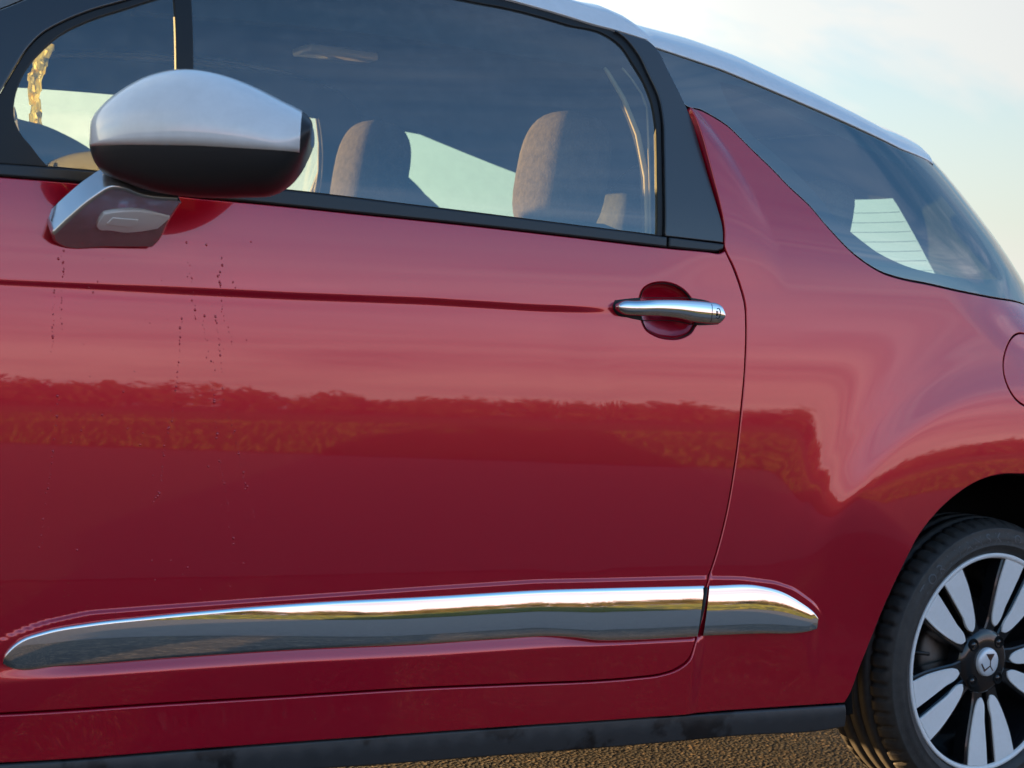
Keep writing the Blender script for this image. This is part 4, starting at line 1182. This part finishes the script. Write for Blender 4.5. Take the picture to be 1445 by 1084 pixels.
# ---- underside, wheel housings, cabin lining
under = rbox('underbody', (3.7, 1.0, 0.05), M['dark'], car, (-1.42, MID, 0.225), 0.01)
uside = rbox('side_floor', (1.70, 0.33, 0.05), M['dark'], car, (-1.31, 0.20, 0.226), 0.01)
urear = rbox('rear_floor', (0.08, 0.30, 0.05), M['dark'], car, (0.45, 0.26, 0.30), 0.01)
def housing(xc, name):
    G = []
    for a in np.radians(np.linspace(-12, 192, 40)):
        G.append([(xc + r * math.cos(a), y, 0.302 + r * math.sin(a)) for r, y in ((0.402, 0.012), (0.43, 0.03), (0.43, 0.345), (0.2, 0.35), (0.02, 0.35))])
    return grid_mesh(name, G, M['dark'], car, flip=False)
well_r = housing(-0.005, 'wheel_housing')
well_f = housing(FAX, 'wheel_housing')
lining = panel('side_lining', [(-2.19, 0.27), (-0.50, 0.27), (-0.47, 0.55), (-0.3, 0.76), (0.0, 0.83), (0.28, 0.80), (0.34, 1.0), (0.27, 1.078), (-0.12, 1.086), (-0.33, 1.14),
                               (-0.50, 1.24), (-0.66, 1.33), (-0.80, 1.38), (-0.80, 1.10), (-1.2, 1.125), (-2.19, 1.125)],
               S_plain, M['cabin'], car, gap=0.0, lip=0.001, depth=0.02, dx=0.06, dz=0.06, off=0.048, step=0.04)
rbox('bulkhead', (0.06, 1.56, 0.80), M['cabin'], car, (-2.40, MID, 0.66), 0.02)
rbox('cabin_floor', (2.85, 1.2, 0.04), M['cabin'], car, (-0.98, MID, 0.33), 0.01)
rbox('parcel_shelf', (0.40, 1.10, 0.03), M['cabin'], car, (0.10, MID, 0.99), 0.01)

# dashboard: a swept cowl, with the steering wheel on the far side
G = []
for x, z0_ in ((-2.42, 1.10), (-2.36, 1.125), (-2.22, 1.13), (-2.08, 1.12), (-2.00, 1.08), (-1.97, 1.0), (-2.0, 0.86), (-2.05, 0.70)):
    row = []
    for t in np.linspace(-1, 1, 31):
        y = MID + t * 0.74
        hood = 0.045 * math.exp(-((y - 1.26) / 0.17) ** 2) * (1 if x > -2.3 else 0.3)
        row.append((x - 0.10 * (1 - t * t), y, z0_ + hood))
    G.append(row)
dash = grid_mesh('dashboard', G, M['cabin'], car)
swp = []
for a in np.linspace(0, 2 * math.pi, 40, endpoint=False):
    v = Vector((0, 0.185 * math.cos(a), 0.185 * math.sin(a)))
    v.rotate(Matrix.Rotation(math.radians(-24), 3, 'Y'))
    swp.append(Vector((-1.74, 1.26, 1.01)) + v)
steer = tube('steering_wheel', swp, 0.015, M['cabin'], car, 8, True)
hubw = rbox('steering_boss', (0.06, 0.15, 0.12), M['cabin'], steer, (-1.76, 1.26, 1.0), 0.03)
for a in (0, math.pi, -math.pi / 2):
    v = Vector((0, 0.18 * math.cos(a), 0.18 * math.sin(a))); v.rotate(Matrix.Rotation(math.radians(-24), 3, 'Y'))
    tube('steering_spoke', [Vector((-1.75, 1.26, 1.0)), Vector((-1.74, 1.26, 1.01)) + v], 0.014, M['cabin'], steer, 6)

# seats
def front_seat(y, dz, dx_):
    s = empty('front_seat', (-1.15 + dx_, y, 0.33), car)
    rbox('seat_cushion', (0.50, 0.48, 0.16), M['fabric_dark'], s, (-0.15, 0, 0.22 + dz), 0.05)
    b = rbox('backrest', (0.15, 0.48, 0.62), M['fabric_dark'], s, (0.20, 0, 0.58 + dz), 0.06, rot=(0, math.radians(14), 0))
    rbox('backrest_face', (0.05, 0.34, 0.50), M['fabric'], s, (0.138, 0, 0.58 + dz), 0.02, rot=(0, math.radians(14), 0))
    h = rbox('headrest', (0.15, 0.215, 0.27), M['fabric'], s, (0.268, 0, 0.985 + dz), rot=(0, math.radians(8), 0), power=3.0)
    for e in (-0.05, 0.05):
        tube('headrest_post', [(0.27, e, 0.80 + dz), (0.27, e, 0.90 + dz)], 0.007, M['steel'], s, 8)
    return s
seat = front_seat(0.45, -0.045, -0.005)
front_seat(1.26, -0.012, -0.045)
rs = empty('rear_seat', (-0.31, MID, 0.315), car)
rbox('seat_cushion', (0.50, 1.16, 0.16), M['fabric_dark'], rs, (-0.18, 0, 0.20), 0.05)
rbox('backrest', (0.14, 1.16, 0.58), M['fabric_dark'], rs, (0.12, 0, 0.52), 0.05, rot=(0, math.radians(14), 0))
for yy in (-0.40, 0.40):
    rbox('headrest', (0.09, 0.20, 0.16), M['fabric'], rs, (0.11, yy, 0.93), rot=(0, math.radians(8), 0), power=3.4)

# seat belt hanging from the pillar to the near front seat
bp = [(-0.845, 0.200, 1.360), (-0.835, 0.215, 1.27), (-0.815, 0.225, 1.17), (-0.80, 0.225, 1.05), (-0.79, 0.22, 0.85)]
bv = []
for x, y, z in bp:
    bv.append([(x - 0.022, y - 0.004, z), (x, y, z + 0.002), (x + 0.022, y - 0.002, z + 0.004)])
belt = grid_mesh('seat_belt', bv, M['belt'], car)
bs = belt.modifiers.new('thickness', 'SOLIDIFY'); bs.thickness = 0.0016
# dark inner trim round the rear top corner of each door window
sm_ = [(p_[0], p_[2]) for p_ in T['seal_main']]
trim_out = sm_ + [(-0.80, 1.13), (-0.80, 1.40), (-0.87, 1.50), (-1.00, 1.545), (-1.30, 1.545), (-1.70, 1.515), (-1.86, 1.475), (-1.90, 1.440), (-1.72, 1.452), (-1.45, 1.462), (-1.20, 1.462)]
panel('pillar_trim', trim_out, S_plain, M['cabin'], car, gap=0.0, lip=0.002, depth=0.01, dx=0.05, dz=0.05, off=0.055, step=0.02)
# pale seals inside the rear edge of the door window
tube('door_seal', T['seal_main'], [0.003, 0.004, 0.005, 0.0055, 0.006, 0.006, 0.006], M['seal_beige'], car, 8, label='pale rubber seal')
tube('door_seal', T['seal_thin'], 0.0022, M['seal_beige'], car, 6)

# ---- door mirror
def axis_pt(s, z, d):
    c = T['mirror_centre'][0]
    return (c[0] + 0.934 * s + 0.358 * d, c[1] - 0.358 * s + 0.934 * d, c[2] + z)


mirror = empty('door_mirror', (0, 0, 0), car)
mt, mb = curve2d(q('mirror_top'), 0.01), curve2d(q('mirror_bot'), 0.01)
ml = np.array(sorted(q('mirror_line')))
s0, s1 = mt[0, 0], mt[-1, 0]
cap_end = ml[-1, 0] + 0.004


def mirror_rows(scale, ss_, top_only=False, bottom_only=False):
    G = []
    for s in ss_:
        zt = np.interp(s, mt[:, 0], mt[:, 1]); zb = np.interp(s, mb[:, 0], mb[:, 1])
        zl = np.interp(s, ml[:, 0], ml[:, 1])
        zc_ = (zt + zb) / 2; h = max(0.0008, (zt - zb) / 2)
        u = (s - s0) / (s1 - s0)
        d = 0.105 * max(0.0, 1 - (1 - u) ** 2.4) ** 0.55
        sn = max(-0.98, min(0.98, (zl - zc_) / h))
        pl = math.asin(sn)
        if top_only:
            ph = np.linspace(pl, math.pi - pl, 25)
        else:
            ph = np.concatenate([np.linspace(pl, math.pi - pl, 25), np.linspace(math.pi - pl, 2 * math.pi + pl, 25)[1:-1]])
        row = []
        for a in ph:
            cth, sth = math.cos(a), math.sin(a)
            dd = -d * math.copysign(abs(cth) ** 0.86, cth)
            zz = zc_ + h * sth
            shift = dd * 0.085 * u ** 2
            row.append(axis_pt(s + shift, zc_ + (zz - zc_) * scale, dd * scale))
        G.append(row)
    return G


us = s0 + (s1 - s0) * (0.5 - 0.5 * np.cos(np.linspace(0, math.pi, 46)))
us = us[(us > s0 + 0.0006) & (us < s1 - 0.001)]
grid_mesh('mirror_housing', mirror_rows(1.0, us), M['plastic'], mirror, closed_v=True, caps=True)
cs = us[us < cap_end]
cs = np.append(cs, cap_end)
capG = mirror_rows(1.014, cs, top_only=True)
capI = mirror_rows(0.985, cs, top_only=True)
capG = [[capI[i][0]] + capG[i] + [capI[i][-1]] for i in range(len(cs))]
capG.append([capI[-1][0]] + capI[-1] + [capI[-1][-1]])
grid_mesh('mirror_cap', capG, M['silver'], mirror)
lastr = mirror_rows(0.75, us[-1:])[0]
cen = np.mean(np.array(lastr), 0)
add('mirror_glass', new_mesh('mirror_glass', [(a + 0.0006, b, c) for a, b, c in lastr], [tuple(range(len(lastr)))[::-1]], M['chrome']), mirror)


def S_arm(x, z):
    return -0.110 + (1.145 - np.asarray(z, float)) * 1.18 + 0 * np.asarray(x, float)


panel('mirror_arm', q('arm'), S_arm, M['chrome_dull'], mirror, gap=0.0, lip=0.006, ext=(0.002, 0.040, 0.026), dx=0.012, dz=0.010, step=0.006)
lens_c = np.mean(np.array(q('lens')), 0)
def S_lens(x, z):
    x = np.asarray(x, float); z = np.asarray(z, float)
    return S_arm(x, z) - 0.006 * np.maximum(0, 1 - ((x - lens_c[0]) / 0.062) ** 2 - ((z - lens_c[1]) / 0.021) ** 2) ** 0.8
panel('indicator_lens', q('lens'), S_lens, M['lamp'], mirror, gap=0.0008, lip=0.0022, depth=0.006, dx=0.006, dz=0.004, off=-0.0035, step=0.005)
inner = [(lens_c[0] + dx_, lens_c[1] + dz_) for dx_, dz_ in ((-0.034, -0.005), (-0.028, 0.006), (0.012, 0.006), (0.012, -0.001), (0.004, -0.007))]
panel('indicator_reflector', inner, S_lens, M['lamp_core'], mirror, gap=0.0, lip=0.0008, depth=0.002, dx=0.008, dz=0.005, off=-0.0053, step=0.006)

rbox('arm_root', (0.09, 0.07, 0.05), M['rubber'], mirror, (-1.99, 0.015, 1.105), 0.02)

# ---- wheels
def wheel_at(loc, rz):
    w = empty('wheel', loc, car)
    w.rotation_euler = (0, 0, rz)
    # tyre with ribs and shoulder blocks
    prof = [(0.222, 0.030), (0.2325, 0.007), (0.236, -0.001), (0.243, -0.007), (0.2500, -0.0095), (0.2508, -0.0105), (0.2530, -0.0105), (0.2540, -0.0098),
            (0.262, -0.0110), (0.272, -0.0095), (0.2835, -0.0040), (0.2850, -0.0044), (0.2875, -0.0032), (0.2885, -0.0016), (0.2945, 0.0050),
            (0.2985, 0.0120), (0.3015, 0.0205), (0.3035, 0.0310), (0.3045, 0.0420), (0.2975, 0.0425), (0.2975, 0.0495), (0.3055, 0.0500),
            (0.3060, 0.0760), (0.2985, 0.0765), (0.2985, 0.0845), (0.3062, 0.0850), (0.3062, 0.1130), (0.2985, 0.1135), (0.2985, 0.1215), (0.3060, 0.1220),
            (0.3050, 0.1500), (0.2975, 0.1505), (0.2975, 0.1575), (0.3040, 0.1580), (0.3000, 0.1790), (0.290, 0.195), (0.265, 0.205), (0.235, 0.195), (0.222, 0.17)]
    seg = 480
    G = []
    for k in range(seg):
        a = 2 * math.pi * k / seg
        notch = (k % 8) in (0, 1)
        row = []
        for r, y in prof:
            rr_ = r
            if notch and 0.012 <= y <= 0.0425 and r > 0.298:
                rr_ = r - 0.006
            if notch and 0.158 <= y <= 0.18 and r > 0.298:
                rr_ = r - 0.006
            row.append((rr_ * math.cos(a), y, rr_ * math.sin(a)))
        G.append(row)
    tyre = grid_mesh('tyre', G, M['tyre'], w, closed_u=True, flip=True)
    tyre.data.polygons.foreach_set('use_smooth', [True] * len(tyre.data.polygons))
    lathe('rim_ring', [(0.2300, 0.010), (0.2335, 0.0045), (0.2340, 0.0010), (0.2330, -0.0014), (0.2315, -0.0022), (0.2262, -0.0018), (0.2245, -0.0002), (0.2220, 0.006)], M['alloy'], w, 160)
    lathe('rim_barrel', [(0.2220, 0.003), (0.2170, 0.014), (0.2120, 0.040), (0.2050, 0.150), (0.06, 0.165), (0.0, 0.165)], M['gloss_black'], w, 120)
    lathe('brake_drum', [(0.0, 0.062), (0.085, 0.062), (0.125, 0.070), (0.130, 0.085), (0.130, 0.13)], M['steel'], w, 72)
    lathe('wheel_hub', [(0.0, 0.0065), (0.040, 0.0065), (0.058, 0.0080), (0.068, 0.0120), (0.073, 0.020), (0.076, 0.045)], M['gloss_black'], w, 96)
    lathe('centre_cap', [(0.0, -0.0035), (0.016, -0.0033), (0.026, -0.0024), (0.0295, -0.0008), (0.0305, 0.0020), (0.0310, 0.0072)], M['cap'], w, 72)
    # emblem on the cap
    R0 = 0.0300
    def flat(name, poly, y=-0.0040, t=0.0007):
        n = len(poly)
        P_ = [(u * R0, y, v * R0) for u, v in poly] + [(u * R0, y + t, v * R0) for u, v in poly]
        if area2(np.array(poly)) < 0:
            pass
        f = [tuple(range(n)), tuple(range(2 * n - 1, n - 1, -1))] + [(i, i + n, (i + 1) % n + n, (i + 1) % n) for i in range(n)]
        add(name, new_mesh(name, P_, f, M['emblem'], smooth=False), w)
    flat('emblem', [(-0.36, 0.62), (0.46, 0.60), (0.30, 0.36), (0.08, 0.06), (-0.16, 0.34)])
    flat('emblem', [(0.04, 0.10), (0.13, 0.10), (0.12, -0.26), (0.43, -0.60), (0.36, -0.62), (0.06, -0.30)])
    flat('emblem', [(0.10, -0.20), (-0.43, -0.48), (-0.76, -0.04), (-0.84, -0.08), (-0.48, -0.64), (0.06, -0.32)])
    # five pairs of spokes: a dark leg with a bright face each
    leg = [(0.045, 0.006), (0.085, 0.0065), (0.130, 0.0080), (0.180, 0.0090), (0.2225, 0.0100), (0.2175, 0.044), (0.2105, 0.0790), (0.165, 0.0690), (0.135, 0.0590), (0.105, 0.0480), (0.080, 0.0390), (0.055, 0.034)]
    petal = [(0.0765, 0.0140), (0.0820, 0.0105), (0.130, 0.0112), (0.180, 0.0120), (0.2225, 0.0130), (0.2180, 0.044), (0.2110, 0.0740), (0.165, 0.0645), (0.135, 0.0545), (0.107, 0.0432), (0.088, 0.0330), (0.0785, 0.0235)]
    sm = lambda P_: curve2d(P_, 0.006, True, 50)
    def yface(r):
        return 0.0005 + 0.010 * max(0.0, (0.2215 - r) / 0.16) ** 1.3
    def slab(name, poly, mtl, ang, sgn, dy, thick, rim):
        Pq = sm([(u, v * sgn) for u, v in poly])
        if area2(Pq) < 0:
            Pq = Pq[::-1]
        ca, sa = math.cos(ang), math.sin(ang)
        def put(P_, dyy):
            return [(u * ca - v * sa, yface(math.hypot(u, v)) + dyy, u * sa + v * ca) for u, v in P_]
        m_, c_ = outward(Pq)
        inner_ = Pq - m_ * (rim / c_)[:, None]
        n = len(Pq)
        V_ = put(inner_, dy) + put(Pq, dy + rim) + put(Pq, dy + thick)
        f = [tuple(range(n))]
        for k in range(2):
            f += [(k * n + i, k * n + n + i, k * n + n + (i + 1) % n, k * n + (i + 1) % n) for i in range(n)]
        return add(name, new_mesh(name, V_, [g_ if False else g_ for g_ in f], mtl, smooth=False), w)
    for k in range(5):
        ang = math.radians(134.0 + 72 * k)
        for sgn in (1, -1):
            slab('spoke', leg, M['gloss_black'], ang, sgn, 0.0035, 0.034, 0.003)
            slab('spoke_face', [(u_, 0.0045 + (v_ - 0.0045) * 0.95) for u_, v_ in petal], M['alloy'], ang, sgn, 0.0, 0.006, 0.0012)
    for a in (47, 137, 227, 317):
        a = math.radians(a)
        c_ = (0.0545 * math.cos(a), 0.0, 0.0545 * math.sin(a))
        lathe('bolt_hole', [(0.0, 0.0078), (0.0095, 0.0074), (0.0110, 0.0050), (0.0125, 0.0048), (0.0140, 0.0090)], M['dark'], w, 24, axis_loc=c_)
        lathe('wheel_bolt', [(0.0, 0.0052), (0.006, 0.0055), (0.0075, 0.0085)], M['gloss_black'], w, 6, axis_loc=c_)
    va = math.radians(172)
    tube('valve', [(0.205 * math.cos(va), 0.018, 0.205 * math.sin(va)), (0.170 * math.cos(va), 0.012, 0.170 * math.sin(va))], 0.0042, M['rubber'], w, 8)
    # raised lettering on the sidewall
    word, a0, a1 = 'TORIVANSKIO', 143.0, 78.0
    lv, lf = [], []
    for i, ch in enumerate(word):
        cu = bpy.data.curves.new('letter', 'FONT')
        cu.body = ch; cu.size = 0.029; cu.align_x = 'CENTER'; cu.resolution_u = 3
        tmp = bpy.data.objects.new('letter', cu)
        me_ = tmp.to_mesh()
        ang = math.radians(a0 + (a1 - a0) * i / (len(word) - 1))
        b = len(lv)
        for v in me_.vertices:
            r = 0.2585 + v.co.y * 0.98
            tq = ang - v.co.x * 1.05 / 0.265
            y_ = np.interp(r, [0.254, 0.262, 0.272, 0.2835], [-0.0098, -0.0110, -0.0095, -0.0040]) - 0.0007
            lv.append((r * math.cos(tq), y_, r * math.sin(tq)))
        lf += [tuple(b + j for j in p_.vertices) for p_ in me_.polygons]
        tmp.to_mesh_clear()
        bpy.data.objects.remove(tmp)
    add('sidewall_lettering', new_mesh('sidewall_lettering', lv, lf, M['letter'], smooth=False), w)
    return w


M['letter'] = mat('raised_tyre_letter', (0.085, 0.087, 0.09), 0.5, 0.0, 0.5)
wheel = wheel_at((-0.006, 0.036, 0.3015), math.radians(2.5))


def copy_tree(o, parent, matrix=None):
    c = o.copy()
    COL.objects.link(c)
    c.parent = parent
    if matrix is not None:
        c.matrix_local = matrix
    for ch in [k for k in ALL if k.parent == o]:
        copy_tree(ch, c)
    return c


# the far side is the near side mirrored; the other three wheels are copies
ALL = list(COL.objects)
MIRR = Matrix.Translation((0, WIDTH, 0)) @ Matrix.Diagonal((1, -1, 1, 1))
for o in [k for k in ALL if k.parent == car]:
    nm = o.name.split('.')[0]
    if nm in ('body_side', 'door', 'front_pillar', 'rear_side_window', 'front_wing', 'side_floor', 'rear_floor', 'wheel_housing', 'side_lining', 'pillar_trim', 'door_mirror', 'door_seal'):
        copy_tree(o, car, MIRR @ o.matrix_basis)
copy_tree(wheel, car, Matrix.Translation((FAX, 0.036, 0.3015)))
for x in (-0.006, FAX):
    copy_tree(wheel, car, MIRR @ Matrix.Translation((x, 0.036, 0.3015)))
add('water_drops', drops, door, kind='stuff')

# ------------------------------------------------------------------ things with the car
# yellowed strip of film hanging behind the corner of the windscreen
G = []
for i in range(22):
    t = i / 21.0
    wob = 0.0015 * math.sin(9 * t) + 0.0012 * math.sin(27 * t)
    z = 1.390 - 0.145 * t
    wd = 0.023 + 0.016 * max(0, 1 - t * 3.2) ** 1.5
    G.append([(-2.012 + wob + wd * u + 0.012 * max(0, 1 - t * 2.5) ** 1.5, 0.35 + 0.007 * math.sin(5 * u + 9 * t) + 0.004 * math.sin(41 * t + 4 * u) + 0.003 * math.sin(17 * u), z + 0.003 * math.sin(5 * u + 3 * i)) for u in np.linspace(-0.5, 0.5, 9)])
ftape = grid_mesh('plastic_strip', G, M['tape'])
sol = ftape.modifiers.new('thickness', 'SOLIDIFY'); sol.thickness = 0.0012
ftape['label'] = 'crumpled yellowed plastic strip hanging behind the front corner window'
ftape['category'] = 'plastic strip'

# ------------------------------------------------------------------ ground and surroundings
def sheet(name, x0, x1, y0, y1, z, mtl, nx=1, ny=1, fn=None, kind='structure'):
    G = [[(x0 + (x1 - x0) * i / nx, y0 + (y1 - y0) * j / ny, z + (fn(x0 + (x1 - x0) * i / nx, y0 + (y1 - y0) * j / ny) if fn else 0)) for j in range(ny + 1)] for i in range(nx + 1)]
    return grid_mesh(name, G, mtl, flip=True, kind=kind)


def lab(o, label, cat):
    o['label'] = label; o['category'] = cat


rn = random.Random(3)
ground = sheet('ground', -1500, 1500, -1500, 1500, -0.02, M['field'])
lab(ground, 'brown autumn field stretching to the horizon', 'field')
road = sheet('asphalt', -70, 70, -40.0, 14.0, 0.0, M['asphalt'])
lab(road, 'worn chipped asphalt under the red car', 'asphalt')
lane = sheet('road', -70, 70, -39.0, -2.9, 0.004, M['lane'])
lab(lane, 'pale worn road surface beside the dark parking strip', 'road')


def verge_edge(x):
    return -8.0 - 12.0 / (1 + math.exp((x - 4.5) * 0.22))


def hump(x, y):
    t = min(1, max(0, (verge_edge(x) - 0.2 - y) / 6.0))
    return 0.02 + 0.26 * t * t * (3 - 2 * t) + 0.05 * math.sin(x * 0.7 + y) * t


G = []
for i in range(161):
    x = -90 + 180 * i / 160
    G.append([(x, verge_edge(x) - 46 * (j / 40.0) ** 1.6, hump(x, verge_edge(x) - 46 * (j / 40.0) ** 1.6)) for j in range(41)])
verge = grid_mesh('grass_verge', G, M['grass'], kind='structure')
lab(verge, 'sunlit green grass verge along the asphalt', 'grass verge')
gv, gf_ = [], []
for i in range(15000):
    x = rn.uniform(-26, 34)
    y = verge_edge(x) - 0.1 - 16 * rn.random() ** 1.8
    z = hump(x, y)
    h = rn.uniform(0.04, 0.13); a = rn.uniform(0, math.pi)
    for k in range(2):
        aa = a + k * 1.6
        w_ = rn.uniform(0.008, 0.024)
        b = len(gv)
        lx, ly = rn.uniform(-.05, .05), rn.uniform(-.05, .05)
        gv += [(x - w_ * math.cos(aa), y - w_ * math.sin(aa), z), (x + w_ * math.cos(aa), y + w_ * math.sin(aa), z), (x + lx, y + ly, z + h)]
        gf_.append((b, b + 1, b + 2))
gt = add('grass_tufts', new_mesh('grass_tufts', gv, gf_, M['blade'], smooth=False), kind='stuff')
lab(gt, 'tufts of rough grass on the verge', 'grass')

# far hedge and trees across the field, seen only in the paintwork and chrome
tv, tf = [], []
def clump(cx, cy, cz, r, h):
    for i in range(150):
        th = rn.uniform(0, 2 * math.pi); ph = math.acos(rn.uniform(-0.3, 1)); k = rn.uniform(0.45, 0.95)
        x = cx + r * k * math.sin(ph) * math.cos(th); y = cy + r * k * math.sin(ph) * math.sin(th); z = max(0.0, cz + h * k * math.cos(ph))
        s_ = r * rn.uniform(0.10, 0.22)
        b = len(tv)
        for e in range(3):
            tv.append((x + rn.uniform(-s_, s_), y + rn.uniform(-s_, s_), z + rn.uniform(-s_, s_)))
        tf.append((b, b + 1, b + 2))
for i in range(560):
    x = rn.uniform(-150, 320)
    y = -120 - 60 * rn.random()
    r = rn.uniform(2.0, 5.5)
    hh = 2.0 + 1.2 * abs(math.sin(x * 0.045)) + 1.0 * rn.random() ** 3
    clump(x, y, hh * 0.45, r, hh)
tw = add('far_hedgerow', new_mesh('far_hedgerow', tv, tf, M['trees'], smooth=False), kind='stuff')
lab(tw, 'dark hedgerow and trees far across the field', 'hedgerow')
